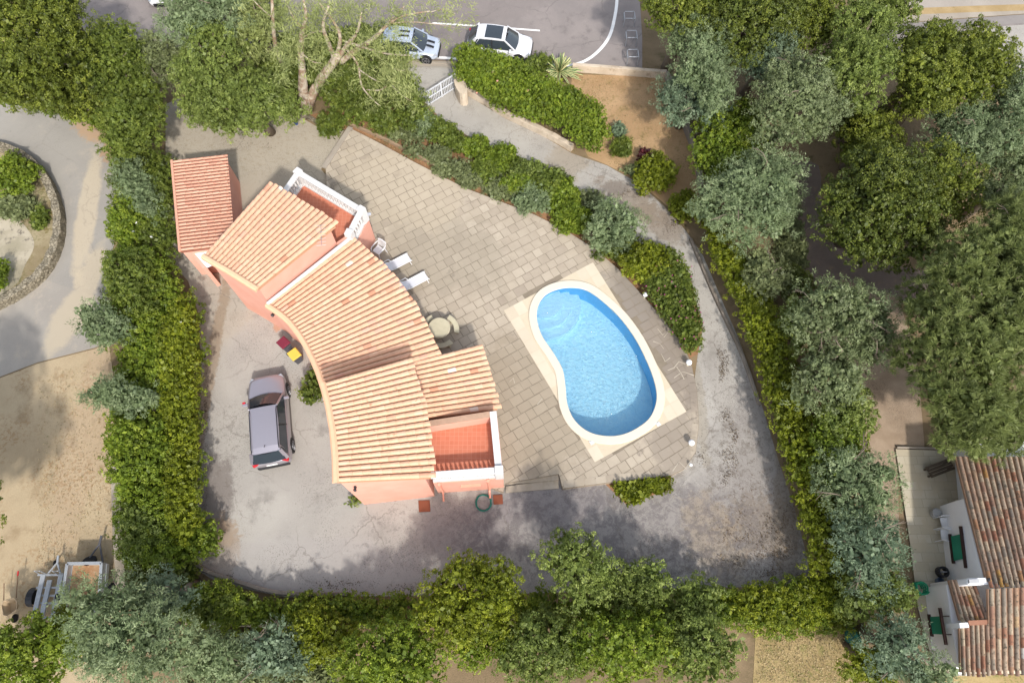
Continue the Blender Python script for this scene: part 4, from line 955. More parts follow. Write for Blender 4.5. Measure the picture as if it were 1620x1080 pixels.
# globe lamps on short posts
M_globe = plain('opal_glass', (.86,.86,.86), .3, var=.01); 
def globe(px, py, h, r, label):
    b = at(px, py, TZ+h); rt = empty('globe_lamp', (b.x, b.y, TZ), label, 'garden lamp', 'white globe lamps along the terrace edge')
    m = MB(); m.lathe((b.x,b.y,TZ), [(.06,0),(.06,.03),(.03,.06),(.03,h-r+.02),(.05,h-r+.03)], 10); m.build('post', M_st, rt)
    m = MB(); m.lathe((b.x,b.y,TZ+h), [(max(.001, r*math.cos(math.radians(-90+15*k))), r*math.sin(math.radians(-90+15*k))) for k in range(13)], 20); m.build('globe', M_globe, rt, smooth=True)
globe(1021, 466, .35, .13, 'white globe lamp beside the flowering hedge at the top right of the pool')
globe(1090, 573, .35, .15, 'white globe lamp on the cracked paving below the flowering hedge')
globe(1094, 700, .35, .15, 'white globe lamp at the lower right corner of the terrace')
globe(1093, 735, .2, .08, 'small white globe light, lowest on the terrace edge')
# garden hose coil and steel plates by the south wall
q = at(765, 795, 0); m = MB(); M_hose = plain('green_hose', (.02,.16,.12), .5)
pts = []
for i in range(120):
    a = i/120*2*PI*4; rr = .34 + .025*math.sin(i*.7) + .02*(i/120); pts.append((q.x+rr*math.cos(a), q.y+rr*1.05*math.sin(a), .03+.05*(i/120)+.01*math.sin(i)))
m.tube(pts, .017, 5); tag(m.build('garden_hose', M_hose), 'coiled green garden hose lying against the south wall of the villa', 'hose')
M_rust = plain('terracotta_plate', srgb(122,70,50), .8, var=.15)
for (P, lb) in (([(662,792),(680,791),(681,809),(663,810)], 'larger brown drain cover at the foot of the south wall'), ([(780,783),(795,782),(796,797),(781,798)], 'smaller brown drain cover by the steps beside the hose')):
    w = [at(x,y,0) for x,y in P]; m = MB(); m.prism([(p.x,p.y) for p in w], .0, .06); tag(m.build('drain_cover', M_rust, bevel=.01), lb, 'cover', 'brown covers by the south wall')
# blue bucket in the shade of the round green tree
q = at(468, 193, .2); m = MB(); m.lathe((q.x,q.y,0.0), [(.09,0),(.12,.22),(.125,.23),(.11,.23),(.09,.03)], 14); tag(m.build('bucket', plain('blue_plastic', (.04,.07,.18), .4)), 'small blue bucket at the edge of the round green tree', 'bucket')
# ---------------------------------------------------------------- the gate and its pillar
q = at(731, 146, 0); gp = empty('gate_pillar', (q.x, q.y, 0), 'stout whitewashed pillar at the right end of the white gate', 'pillar')
A_, B_ = at(722,128,.0), at(738,148,.0); m = MB()
u = (B_-A_).normalized(); m.prism([(p.x,p.y) for p in smooth_poly([at(718,128,1.0),at(726,121,1.0),at(736,130,1.0),at(739,146,1.0),at(727,147,1.0)], 3)], 0, 1.0); m.build('pillar_body', M_lime, gp)
ga, gb = at(678,168,0), at(722,140,0)
gt = empty('driveway_gate', ((ga+gb)/2), 'white metal gate with upright bars across the top of the driveway', 'gate')
u = (gb-ga).normalized(); Lg = (gb-ga).length; up = Vector((0,0,1)); M_gate = plain('white_gate_paint', (.55,.56,.58), .5)
m = MB()
for z in (.12, .62, 1.15): m.bar(ga+up*z, gb+up*z, .05, .05)
for k in (0, .5, 1): m.bar(ga+u*Lg*k+up*.05, ga+u*Lg*k+up*1.2, .06, .06)
m.build('gate_frame', M_gate, gt)
for k in range(18):
    if k in (9,): continue
    p_ = ga+u*Lg*(k+.5)/18; m = MB(); m.bar(p_+up*.12, p_+up*1.2, .028, .028); m.build('bar', M_gate, gt)
# bicycle hoops at the end of the road
def hoop(px, py, label):
    q = at(px, py, 0); m = MB()
    for dy in (-.3,.3):
        m.tube([(q.x-.33,q.y+dy,0),(q.x-.33,q.y+dy,.62),(q.x-.27,q.y+dy,.68),(q.x+.27,q.y+dy,.68),(q.x+.33,q.y+dy,.62),(q.x+.33,q.y+dy,0)], .03, 8)
    for s in (-.33,.33): m.tube([(q.x+s,q.y-.3,.6),(q.x+s,q.y+.3,.6)], .03, 8)
    return tag(m.build('bicycle_rack', plain('galvanised', (.42,.43,.45), .4, .5)), label, 'bicycle rack', 'metal bicycle racks at the end of the road')
hoop(999, 98, 'square metal bicycle rack nearest the dry lawn'); hoop(997, 68, 'middle square metal bicycle rack beside the road end'); hoop(994, 38, 'uppermost metal bicycle rack, half under the yellow green tree')
# ---------------------------------------------------------------- trailers and wheelbarrow on the sand lot
M_galv = plain('galvanised_steel', (.46,.48,.50), .45, .5, var=.2, scale=8)
def wheel(m, c, r=.3, w=.18, axis=Vector((1,0,0))): c = Vector(c); m.tube([c-axis*w/2, c-axis*w*.4, c+axis*w*.4, c+axis*w/2], [r-.03,r,r,r-.03], 18)
q = at(75, 935, 0); r = empty('motorcycle_trailer', (q.x,q.y,0), 'open galvanised trailer with three long rails on the sand lot', 'trailer', 'trailers on the sand lot')
zz = .62
rails = [((102,908),(53,974)), ((79,917),(65,974)), ((70,908),(80,974))]
rails = [((69,908),(54,974)), ((79,917),(66,974)), ((97,908),(84,975))]
for a, b in rails: m = MB(); m.bar(at(*a,zz), at(*b,zz), .2, .07); m.build('rail', M_galv, r)
m = MB()
for a, b in (((60,909),(106,909)), ((58,929),(98,929)), ((62,941),(95,942)), ((60,953),(92,954)), ((43,975),(92,977))): m.bar(at(*a,zz-.09), at(*b,zz-.09), .08, .08)
for a in ((74,909),(96,909)): m.tube([at(*a,zz-.08), at(91,889,zz-.12)], .04, 6)
m.tube([at(91,889,zz-.12), at(92,878,zz-.1)], .05, 8); m.build('frame', M_galv, r)
m = MB()
for x in (69,97):
    a = at(x,908,zz); m.tube([a+Vector((-.15,0,0)), a+Vector((-.12,.1,.5)), a+Vector((.12,.1,.5)), a+Vector((.15,0,0))], .02, 6)
m.build('front_hoop', M_galv, r)
for x in (54, 100):
    c = at(x, 944, .3); m = MB(); wheel(m, c); m.build('wheel', M_tyre, r)
    m = MB(); rows = []
    for i in range(9):
        a = PI*i/8; rows.append([(c.x-.14, c.y+.4*math.cos(a), .3+.38*math.sin(a)), (c.x+.14, c.y+.4*math.cos(a), .3+.38*math.sin(a))])
    m.grid(rows); m.build('mudguard', plain('black_mudguard', (.03,.03,.035), .5), r)
m = MB(); c = at(92,890,.1); wheel(m, (c.x-.12,c.y,.12), .12, .06); m.build('jockey_wheel', M_tyre, r)
q = at(128, 930, 0); r = empty('box_trailer', (q.x,q.y,0), 'galvanised box trailer with high sides holding reddish earth, partly under the blue green tree', 'trailer', 'trailers on the sand lot')
zb, zt_ = .5, 1.05
C4 = [at(107,891,zt_), at(161,890,zt_), at(156,965,zt_), at(96,966,zt_)]; ins = [Vector((p.x,p.y,0)) for p in C4]
for i in range(4):
    a, b = ins[i], ins[(i+1)%4]; m = MB(); m.bar((a.x,a.y,(zb+zt_)/2), (b.x,b.y,(zb+zt_)/2), .05, zt_-zb); o = m.build('side', M_galv, r)
    m = MB(); m.bar((a.x,a.y,zt_+.02), (b.x,b.y,zt_+.02), .12, .06); m.bar((a.x,a.y,zb+.2), (b.x,b.y,zb+.2), .09, .05); m.build('rim', M_galv, o)
m = MB(); m.prism([(p.x,p.y) for p in offset_poly(ins, -.03)], zb-.05, zb+.22); m.build('load', ground_mat('reddish_earth', srgb(160,128,98), srgb(170,150,124), srgb(180,164,142), 1.2, 12, None, .5), r)
m = MB(); mid = (ins[0]+ins[1])/2; m.tube([(mid.x-.3,mid.y,zb), (mid.x+.1,mid.y+.9,zb-.05)], .04, 6); m.tube([(mid.x+.5,mid.y,zb), (mid.x+.1,mid.y+.9,zb-.05)], .04, 6); m.tube([(mid.x+.1,mid.y+.85,zb-.05),(mid.x+.12,mid.y+1.25,zb)], .05, 8); m.build('drawbar', plain('dark_steel', (.12,.12,.13), .5, .4), r)
m = MB(); wheel(m, (mid.x-.1,mid.y+.15,.55), .28, .16, Vector((0,.7,.7)).normalized()); m.build('spare_wheel', M_tyre, r)
for s in (0, 1):
    a = ins[0].lerp(ins[3], .55) if s == 0 else ins[1].lerp(ins[2], .55); m = MB(); wheel(m, (a.x+(-.13 if s==0 else .13), a.y, .3)); m.build('wheel', M_tyre, r)
q = at(14, 955, 0); r = empty('wheelbarrow', (q.x,q.y,0), 'old beige wheelbarrow at the left edge beside the trailer', 'wheelbarrow')
top = [at(2,957,.6), at(6,950,.6), at(22,945,.6), at(27,952,.6), at(26,964,.6), at(12,974,.6), at(5,972,.6)]; cc_ = sum(top, Vector())/7
m = MB(); lo_ = [cc_.lerp(p, .55) - Vector((0,0,.33)) for p in top]; n = 7
m.grid([[*top, top[0]], [*lo_, lo_[0]]]); m.add(lo_, [tuple(range(7))]); m.tube(top + [top[0]], .025, 6); m.build('tray', plain('worn_beige_paint', srgb(182,160,130), .8, var=.2), r)
m = MB(); m.tube([top[2]-Vector((0,0,.15)), top[2]+Vector((-.1,.9,.0))], .02, 6); m.tube([top[0]-Vector((0,0,.15)), top[0]+Vector((-.15,.9,0))], .02, 6); m.build('handle', plain('wood_handle', srgb(120,96,74), .8), r)
m = MB(); m.tube([top[2]+Vector((-.1,.9,.0)), top[2]+Vector((-.13,1.1,.0))], .03, 6); m.build('grip', M_red, r)
m = MB(); wheel(m, cc_ - Vector((-.1,.45,.42)), .18, .08); m.build('wheel', M_tyre, r)
# ---------------------------------------------------------------- things on the neighbour's terrace
def tchair(px, py, rz, label, z=.1, grp='white resin chairs by the neighbouring house'):
    q = at(px, py, z); return chair((q.x,q.y,z), rz, label, grp)
tchair(1488, 829, PI, 'white resin chair facing left against the neighbour wall, uppermost of the pair')
tchair(1488, 848, PI-.15, 'white resin chair facing left against the neighbour wall, lower of the pair')
tchair(1503, 1056, -PI/2, 'white resin chair on the grass at the bottom edge of the photo', .02)
q = at(1476, 813, .1); m = MB(); m.lathe((q.x,q.y,.1), [(.14,0),(.2,.1),(.22,.36),(.19,.38),(.16,.30)], 16); tag(m.build('flower_pot', plain('grey_pot', (.35,.35,.34), .8)), 'round grey pot above the two white chairs', 'pot')
a, b = at(1469,747,.45), at(1506,733,.45); m = MB(); u = (b-a).normalized(); s = Vector((-u.y,u.x,0))
bt = empty('wooden_bench', ((a+b)/2).to_tuple()[:2] + (.1,), 'dark weathered wooden bench on the neighbour terrace beside the old tiled roof', 'bench')
for k in range(4): m.bar(a+s*(-.21+.14*k), b+s*(-.21+.14*k), .12, .04)
M_dw = plain('dark_weathered_wood', srgb(84,74,62), .9, var=.3, scale=12); m.build('seat', M_dw, bt)
for f in (.08,.92): 
    for k in (-1,1): m = MB(); c_ = a.lerp(b, f)+s*k*.17; m.bar((c_.x,c_.y,.1), (c_.x,c_.y,.43), .07, .07); m.build('leg', M_dw, bt)
q = at(1499,903,.9); m = MB(); r = empty('garden_fan', (q.x,q.y,.1), 'black round hose reel standing against the neighbour wall', 'hose reel')
m = MB()
for k in range(24):
    a0, a1 = 2*PI*k/24, 2*PI*(k+1)/24
    m.bar((q.x+.2*math.cos(a0), q.y+.2*math.sin(a0), .5), (q.x+.2*math.cos(a1), q.y+.2*math.sin(a1), .5), .07, .3)
m.build('drum', M_blk, r); m = MB(); m.tube([(q.x,q.y,.1),(q.x,q.y,.62)], .04, 8); m.bar((q.x-.18,q.y,.6),(q.x+.18,q.y,.6), .03,.03); m.build('stand', plain('grey_frame', (.3,.3,.32), .5), r)
r.name = 'hose_reel'; 
q = at(1449,931,.1); m = MB()
pts = [(q.x+.26*math.cos(a*.5), q.y+.26*math.sin(a*.5), .12+.012*a) for a in range(50)]; m.tube(pts, .035, 6); tag(m.build('garden_hose', plain('bright_green_hose', (.01,.22,.11), .5)), 'coiled bright green hose on the neighbour terrace near the white wall', 'hose')
q = at(1483,919,.1); m = MB(); m.lathe((q.x,q.y,.1), [(.12,0),(.15,.25),(.16,.26),(.13,.26),(.11,.03)], 12); tag(m.build('watering_can', plain('blue_grey_plastic', (.12,.16,.22), .5)), 'small blue grey can on the neighbour terrace below the black reel', 'can')
# upturned dark green boat behind the bottom right hedge
a, b = at(1346,988,.3), at(1360,1034,.3); rows = []
for i in range(11):
    t = i/10; c_ = a.lerp(b, t); w_ = .34*math.sin(PI*min(max(t,.02),.98))**.6; u = (b-a).normalized(); s = Vector((-u.y,u.x,0)); h_ = .3*math.sin(PI*min(max(t,.03),.97))**.4
    rows.append([Vector((c_.x,c_.y,.1)) + s*w_*math.cos(PI*j/8) + Vector((0,0,h_*math.sin(PI*j/8))) for j in range(9)])
m = MB(); m.grid(rows); tag(m.build('canoe', plain('dark_green_hull', (.03,.12,.09), .5), smooth=True), 'upturned dark green canoe behind the bottom right hedge', 'canoe')
# ================================================================ VEGETATION
NR = np.random.default_rng(11)
LM = {
 'laurel': leaf_mat('laurel_leaf', [(0, (0.091, 0.142, 0.016)), (.5, (0.188, 0.251, 0.024)), (1, (0.400, 0.458, 0.054))], .38),
 'privet': leaf_mat('privet_leaf', [(0, (0.097, 0.126, 0.011)), (.5, (0.201, 0.235, 0.016)), (1, (0.390, 0.413, 0.037))], .38),
 'bush':   leaf_mat('bush_leaf', [(0, (0.071, 0.106, 0.020)), (.5, (0.155, 0.199, 0.032)), (1, (0.319, 0.362, 0.063))], .38),
 'oak':    leaf_mat('oak_leaf', [(0, (0.067, 0.093, 0.016)), (.5, (0.153, 0.183, 0.024)), (1, (0.306, 0.333, 0.048))], .33),
 'dark':   leaf_mat('dark_leaf', [(0, (0.044, 0.064, 0.012)), (.5, (0.098, 0.123, 0.017)), (1, (0.204, 0.227, 0.034))], .2),
 'acacia': leaf_mat('acacia_leaf', [(0, (0.111, 0.154, 0.068)), (.5, (0.233, 0.295, 0.142)), (1, (0.430, 0.492, 0.271))], .38),
 'blue':   leaf_mat('blue_leaf', [(0, (0.098, 0.147, 0.086)), (.5, (0.204, 0.271, 0.160)), (1, (0.369, 0.449, 0.288))], .38),
 'olive':  leaf_mat('olive_leaf', [(0, (0.111, 0.142, 0.055)), (.5, (0.221, 0.265, 0.118)), (1, (0.418, 0.468, 0.259))], .38),
 'pine':   leaf_mat('pine_needle', [(0, (0.088, 0.112, 0.026)), (.5, (0.182, 0.218, 0.064)), (1, (0.330, 0.369, 0.132))], .33),
 'euc':    leaf_mat('eucalyptus_leaf', [(0, (0.169, 0.200, 0.062)), (.5, (0.290, 0.328, 0.107)), (1, (0.435, 0.458, 0.181))], .35),
 'green':  leaf_mat('green_leaf', [(0, (0.093, 0.129, 0.030)), (.5, (0.200, 0.252, 0.054)), (1, (0.399, 0.452, 0.128))], .38),
 'dull':   leaf_mat('dull_leaf', [(0, (0.128, 0.152, 0.064)), (.5, (0.218, 0.249, 0.106)), (1, (0.345, 0.386, 0.186))], .38),
 'red':    leaf_mat('dark_red_leaf', [(0, (.05,.01,.012)), (1, (.14,.02,.025))], .2),
}
M_flower = plain('purple_flower', (.36,.06,.20), .6); M_pink = plain('pink_flower', (.75,.35,.30), .6); M_wfl = plain('white_flower', (.8,.8,.75), .6)
M_bark = plain('grey_bark', srgb(120,108,94), .95, var=.3, scale=9, bump=.5)
M_twig = plain('pale_twig', srgb(128,118,104), .95, var=.2)
# style: leaf length, leaf width, clump radius, clumps per m2 of shell, leaves per clump, kind
ST_ = {
 'laurel': (.100,.060,.165, 17, 24, 'leaf'), 'privet': (.085,.052,.14, 22, 20, 'leaf'), 'bush': (.095,.042,.16, 17, 25, 'leaf'),
 'clip': (.080,.050,.11, 34, 15, 'leaf'), 'clipbush': (.075,.040,.11, 34, 15, 'leaf'),
 'oak': (.095,.066,.22, 11, 32, 'leaf'), 'dark': (.095,.066,.22, 11, 32, 'leaf'), 'acacia': (.13,.036,.21, 12, 32, 'spray'),
 'blue': (.12,.036,.21, 12, 32, 'spray'), 'olive': (.11,.042,.20, 12, 30, 'spray'), 'pine': (.26,.026,.07, 13, 34, 'tuft'),
 'euc': (.22,.035,.28, 9, 16, 'cloud'), 'green': (.10,.055,.18, 15, 27, 'leaf'), 'dull': (.11,.030,.17, 15, 24, 'spray'), 'spike': (.30,.028,.05, 16, 26, 'tuft'), 'red': (.14,.07,.12, 16, 16, 'leaf'),
}
def quads_mesh(name, V, val, mat, parent=None, off=None):
    """V (n,4,3)"""
    n = len(V); me = bpy.data.meshes.new(name)
    if off is not None: V = V - np.array(off)
    me.vertices.add(n*4); me.vertices.foreach_set('co', V.reshape(-1).astype(np.float32))
    me.loops.add(n*4); me.loops.foreach_set('vertex_index', np.arange(n*4, dtype=np.int32))
    me.polygons.add(n); me.polygons.foreach_set('loop_start', np.arange(0, n*4, 4, dtype=np.int32)); me.polygons.foreach_set('loop_total', np.full(n, 4, dtype=np.int32))
    a = me.attributes.new('v', 'FLOAT', 'FACE'); a.data.foreach_set('value', val.astype(np.float32))
    me.materials.append(mat); me.update(calc_edges=True)
    o = bpy.data.objects.new(name, me); COL.objects.link(o)
    if parent is not None: o.parent = parent
    return o
def leaves(C, D, cv, style, dens=1.0):
    """leaf faces for clumps at C with outward directions D and colour values cv"""
    ll, lw, cr, _, k, kind = ST_[style]; n = len(C); k = max(4, int(k*dens)); N = n*k
    Cc = np.repeat(C, k, 0); Dd = np.repeat(D, k, 0); vv = np.repeat(cv, k)
    rnd = NR.normal(size=(N, 3)); rnd /= np.linalg.norm(rnd, axis=1)[:, None]
    if kind in ('leaf', 'spray'):
        # each clump is a small tuft: leaves on its rounded outer side
        q = rnd + Dd*.75; q /= np.linalg.norm(q, axis=1)[:, None]; cs = np.repeat(NR.uniform(.65, 1.3, (n,1)), k, 0)
        st = np.array([1,1,.85]); P = Cc + q*cr*cs*NR.uniform(.55, 1.1, (N,1))*st
        if kind == 'spray':                                      # feathery: the tuft is drawn out along one direction
            ax = np.repeat(Dd[::k]*.8 + NR.normal(size=(n,3))*.6, k, 0); ax /= np.linalg.norm(ax, axis=1)[:, None]
            P = P + ax*NR.uniform(-.2, 1.0, (N,1))*cr*1.5; t = ax*.8 + rnd[::-1]*.8; t /= np.linalg.norm(t, axis=1)[:, None]
        else: t = rnd[::-1] + q*.2; t /= np.linalg.norm(t, axis=1)[:, None]
        nm = q + NR.normal(size=(N,3))*.35 + np.array([0,0,.15])
    elif kind == 'cloud':
        P = Cc + NR.normal(size=(N, 3)) * cr * np.array([.6,.6,.4])
        t = rnd*.8 + np.repeat(NR.normal(size=(n,3))*.7, k, 0) + Dd*.6; t /= np.linalg.norm(t, axis=1)[:, None]; nm = Dd + rnd[::-1]*.8 + np.array([0,0,.4])
    else:
        t = rnd*.85 + Dd*.75; t /= np.linalg.norm(t, axis=1)[:, None]; P = Cc + t*ll*.5 + NR.normal(size=(N,3))*cr*.5; nm = rnd[::-1] + np.array([0,0,.5])
    b = np.cross(nm, t); b /= (np.linalg.norm(b, axis=1)[:, None] + 1e-9)
    s = NR.uniform(.7, 1.25, size=(N, 1)); a = t*ll*s*.5; w = b*lw*s*.5
    V = np.stack([P - a, P - a*.1 + w, P + a, P - a*.1 - w], 1)
    val = np.clip(vv*.75 + NR.uniform(0, 1, N)*.25, 0, 1)
    return V, val
def polydist(P, pts):
    """distance of pts (n,2) to the outline P (m,2), and inside flags"""
    A = np.array(P); B = np.roll(A, -1, 0); d = np.full(len(pts), 1e9); ins = np.zeros(len(pts), bool)
    for a, b in zip(A, B):
        e = b - a; t = np.clip(((pts - a) @ e) / (e @ e + 1e-12), 0, 1); d = np.minimum(d, np.linalg.norm(pts - (a + t[:, None]*e), axis=1))
        c = ((a[1] > pts[:,1]) != (b[1] > pts[:,1])); 
        with np.errstate(divide='ignore', invalid='ignore'): xi = (b[0]-a[0])*(pts[:,1]-a[1])/(b[1]-a[1]) + a[0]
        ins ^= c & (pts[:,0] < xi)
    return d, ins
def crown_pts(P, z0, z1, lr, style, flat=.5, cover=1.25, dens=1.0, gap=0.0):
    P = np.array([[p[0], p[1]] for p in P]); mn, mx = P.min(0), P.max(0); 
    ar = abs(area([tuple(p) for p in P])); K = max(3, int(ar/(lr*lr)*cover)); C = []
    cand = NR.uniform(mn, mx, size=(max(800, K*40), 2)); d, ins = polydist(P, cand)
    ok = ins & (d > lr*.45); 
    K = int(K*1.2)
    if ok.sum() < K: ok = ins
    cand, d = cand[ok], d[ok]; dm = max(d.max(), .01)
    pick = [int(NR.integers(len(cand)))]; dist = np.linalg.norm(cand - cand[pick[0]], axis=1)
    for _ in range(K-1):                                         # spread the lobes but not evenly
        i = int(np.argmax(dist * NR.uniform(.55, 1, len(cand)))); pick.append(i); dist = np.minimum(dist, np.linalg.norm(cand - cand[i], axis=1))
    c2 = cand[pick]; e = np.clip(d[pick]/max(dm*.9, .01), 0, 1); dome = flat + (1-flat)*np.sqrt(1-(1-e)**2)
    r = lr*NR.uniform(.5, 1.2, len(c2)); zc = z0 + (z1 - z0)*dome*(NR.uniform(.72, 1.08, len(c2)) if flat < .8 else NR.uniform(.9, 1.04, len(c2))) - r*.8
    zc = np.maximum(zc, r*.35)
    CC = np.column_stack([c2, zc]); lobev = NR.uniform(0, 1, len(c2))
    cps = ST_[style][3]; outC = []; outD = []; outV = []
    for i in range(len(CC)):
        n = int(4*PI*r[i]**2*.75*cps*dens*.72); dd = NR.normal(size=(n, 3)); dd /= np.linalg.norm(dd, axis=1)[:, None]; dd = dd[dd[:,2] > -.35]
        p = CC[i] + dd*r[i]*NR.uniform(.78, 1.20, size=(len(dd), 1))*np.where(NR.uniform(size=(len(dd),1)) < .06, NR.uniform(1.15,1.45,size=(len(dd),1)), 1.0)*np.array([1,1,.85])
        near = np.where((np.linalg.norm(CC - CC[i], axis=1) < (r + r[i])) & (np.arange(len(CC)) != i))[0]
        keep = p[:,2] > .06
        for j in near: keep &= (np.linalg.norm((p - CC[j])/np.array([1,1,.85]), axis=1) > r[j]*.86)
        if gap: keep &= NR.uniform(size=len(p)) > gap
        outC.append(p[keep]); outD.append(dd[keep]); outV.append(np.clip(lobev[i]*.35 + NR.uniform(0, 1, keep.sum())**1.3*.65, 0, 1))
    return np.concatenate(outC), np.concatenate(outD), np.concatenate(outV), CC, r
def ell(px, py, rx, ry, h, rot=0.0, n=22, wob=.11):
    out = []; ph = NR.uniform(0, 6, 3)
    for k in range(n):
        a = 2*PI*k/n; w = 1 + wob*math.sin(2*a+ph[0]) + wob*.8*math.sin(3*a+ph[1]) + wob*.6*math.sin(5*a+ph[2])
        x, y = rx*w*math.cos(a), ry*w*math.sin(a); c, s = math.cos(rot), math.sin(rot)
        out.append(at(px + x*c - y*s, py + x*s + y*c, h))
    return out
def plant(kind, foot, style, z0, z1, lr, label, cat, group=None, trunk=False, flat=.5, dens=1.0, cover=1.25, gap=0.0, flowers=None, thin=None, base=None):
    cx = sum(p[0] for p in foot)/len(foot); cy = sum(p[1] for p in foot)/len(foot)
    C, D, v, LC, LR = crown_pts(foot, z0, z1, lr, style, flat, cover, dens, gap)
    V, val = leaves(C, D, v, style)
    IC = []                                                       # the leafy inside of the crown
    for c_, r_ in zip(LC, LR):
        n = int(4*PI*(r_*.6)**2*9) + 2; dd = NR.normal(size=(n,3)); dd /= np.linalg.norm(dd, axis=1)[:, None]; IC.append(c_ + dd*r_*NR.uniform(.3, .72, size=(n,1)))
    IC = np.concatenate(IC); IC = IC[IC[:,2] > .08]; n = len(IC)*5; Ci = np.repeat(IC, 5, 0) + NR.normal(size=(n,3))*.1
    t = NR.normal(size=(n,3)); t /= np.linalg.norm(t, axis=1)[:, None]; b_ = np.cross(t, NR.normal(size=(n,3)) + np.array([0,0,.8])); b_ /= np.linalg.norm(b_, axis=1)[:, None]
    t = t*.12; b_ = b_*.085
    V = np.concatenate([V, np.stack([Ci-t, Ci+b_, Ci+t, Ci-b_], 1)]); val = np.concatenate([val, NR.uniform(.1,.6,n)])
    bx, by = base if base else (cx, cy)
    if trunk:
        by = by if base else by + .7
        r = empty(kind, (bx, by, 0), label, cat, group); off = (bx, by, 0)
        quads_mesh('crown', V, val, LM.get(style, LM['pine']) , r, off)
        m = MB(); tr = .045*z1 + .05; top = Vector((cx, cy, z0 + (z1-z0)*.35))
        m.tube([(bx,by,0), Vector((bx,by,0)).lerp(top, .5) + Vector((NR.uniform(-.15,.15), NR.uniform(-.15,.15), 0)), top], [tr*1.2, tr*.9, tr*.6], 9)
        idx = NR.permutation(len(LC))[:14]
        for i in idx:
            q = Vector(LC[i]); s = Vector((bx,by,0)).lerp(top, NR.uniform(.55, 1.0)); m.tube([s, s.lerp(q, .5) + Vector((0,0,.15)), q], [tr*.42, tr*.28, tr*.1], 6)
        if style in ('olive', 'acacia', 'pine', 'dull', 'blue'):
            for i in idx[:3]:
                q = Vector(LC[i]) + Vector((0,0,LR[i]*.75)); a = NR.uniform(0, 2*PI); L = NR.uniform(.6, 1.2); e_ = q + Vector((math.cos(a)*L, math.sin(a)*L, NR.uniform(.0,.25)))
                md = q.lerp(e_, .5) + Vector((NR.uniform(-.12,.12), NR.uniform(-.12,.12), .12)); m.tube([Vector(LC[i]), q, md, e_], [.035,.03,.022,.01], 5)
                for _ in range(3): s_ = q.lerp(e_, NR.uniform(.3,.9)); a2 = a + NR.uniform(-1,1); m.tube([s_, s_ + Vector((math.cos(a2), math.sin(a2), .15))*NR.uniform(.25,.5)], [.016,.006], 4)
        m.build('trunk', M_bark, r, smooth=True)
        return r
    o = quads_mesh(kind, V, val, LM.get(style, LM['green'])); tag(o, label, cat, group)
    if flowers:
        mat, frac, sz = flowers; pk = NR.uniform(size=len(C)) < frac; cc = C[pk] + D[pk]*.12
        nn = len(cc)
        if nn:
            a = NR.uniform(0, 2*PI, nn); t = np.column_stack([np.cos(a), np.sin(a), NR.uniform(-.3,.3,nn)])*sz; b = np.column_stack([-np.sin(a), np.cos(a), NR.uniform(-.3,.3,nn)])*sz
            W_ = np.concatenate([np.stack([cc-t, cc+b, cc+t, cc-b], 1), np.stack([cc-t*.7+b*.7, cc+b*.7+t*.7, cc+t*.7-b*.7, cc-b*.7-t*.7], 1) + np.array([0,0,.02])])
            quads_mesh('blossom', W_, np.full(len(W_), .5), mat, o)
    return o
for k_ in ('spike', 'clipbush'): LM[k_] = LM['bush']
LM['clip'] = LM['laurel']
G_T, G_B = 'trees round the property', 'shrubs in the planting bed'
def T(px, py, rx, ry, style, z0, z1, lr, label, kind='tree', cat='tree', rot=0.0, h=None, base=None, group=G_T, **k):
    f = ell(px, py, rx, ry, (z0+z1)*.5 if h is None else h, rot)
    b = at(*base, 0)[:2] if base else None
    return plant(kind, f, style, z0, z1, lr, label, cat, group, trunk=True, base=b, **k)
def S(px, py, rx, ry, style, z1, lr, label, kind='shrub', cat='shrub', rot=0.0, group=G_B, z0=.1, **k):
    return plant(kind, ell(px, py, rx, ry, z1*.6, rot), style, z0, z1, lr, label, cat, group, **k)
def H(px, style, z1, lr, label, group='clipped hedges', flat=.8, z0=.1, kind='hedge', cat='hedge', **k):
    return plant(kind, pxpoly(px, z1*.7), style, z0, z1, lr, label, cat, group, flat=flat, **k)
# ---- top left
T(40, 80, 84, 100, 'oak', 2.5, 8, 1.0, 'big rounded dark green tree filling the top left corner', 'oak_tree', base=(60,120))
T(112, 48, 26, 44, 'dark', 3, 7, .7, 'dark crown leaning over the road beside the big corner tree', 'oak_tree')
T(176, 98, 52, 52, 'bush', 2, 5.0, .7, 'loose mid green tree between the corner tree and the road wall', 'pine_tree')
T(110, 150, 62, 44, 'oak', 1.5, 4.5, .7, 'low spreading green tree above the bend of the left lane')
H([(0,148),(55,160),(110,172),(170,182),(188,196),(178,205),(120,190),(60,172),(0,160)], 'laurel', 1.4, .4, 'ivy-like hedge edging the top of the left lane')
T(213, 185, 52, 68, 'bush', 1, 4.2, .55, 'upright dense green shrub tree between the left lane and the gravel yard', 'conifer', cover=1.6)
T(258, 108, 36, 44, 'dull', 1, 4, .55, 'small brownish green tree between the corner trees and the round green trees')
T(322, 28, 62, 36, 'acacia', 3, 6.5, .7, 'grey green feathery tree at the top edge beneath the white vehicle', 'acacia_tree', gap=.15)
T(335, 105, 52, 58, 'green', 2, 5.5, .75, 'round fresh green tree left of the eucalyptus')
T(405, 40, 40, 55, 'euc', 2, 5.0, .7, 'yellow green tree at the top edge left of the eucalyptus limbs', gap=.35)
T(400, 172, 68, 50, 'green', 1.2, 4.4, .75, 'lush round green tree between the gravel yard and the eucalyptus trunk')
T(330, 165, 40, 34, 'green', 1.2, 3.6, .6, 'low green tree overhanging the top of the gravel yard')
H([(180,250),(215,232),(262,240),(272,300),(276,350),(283,395),(262,400),(225,385),(180,385),(176,320)], 'bush', 1.7, .55, 'mixed hedge with small white flowers between the left lane and the shed', flowers=(M_wfl, .012, .07))
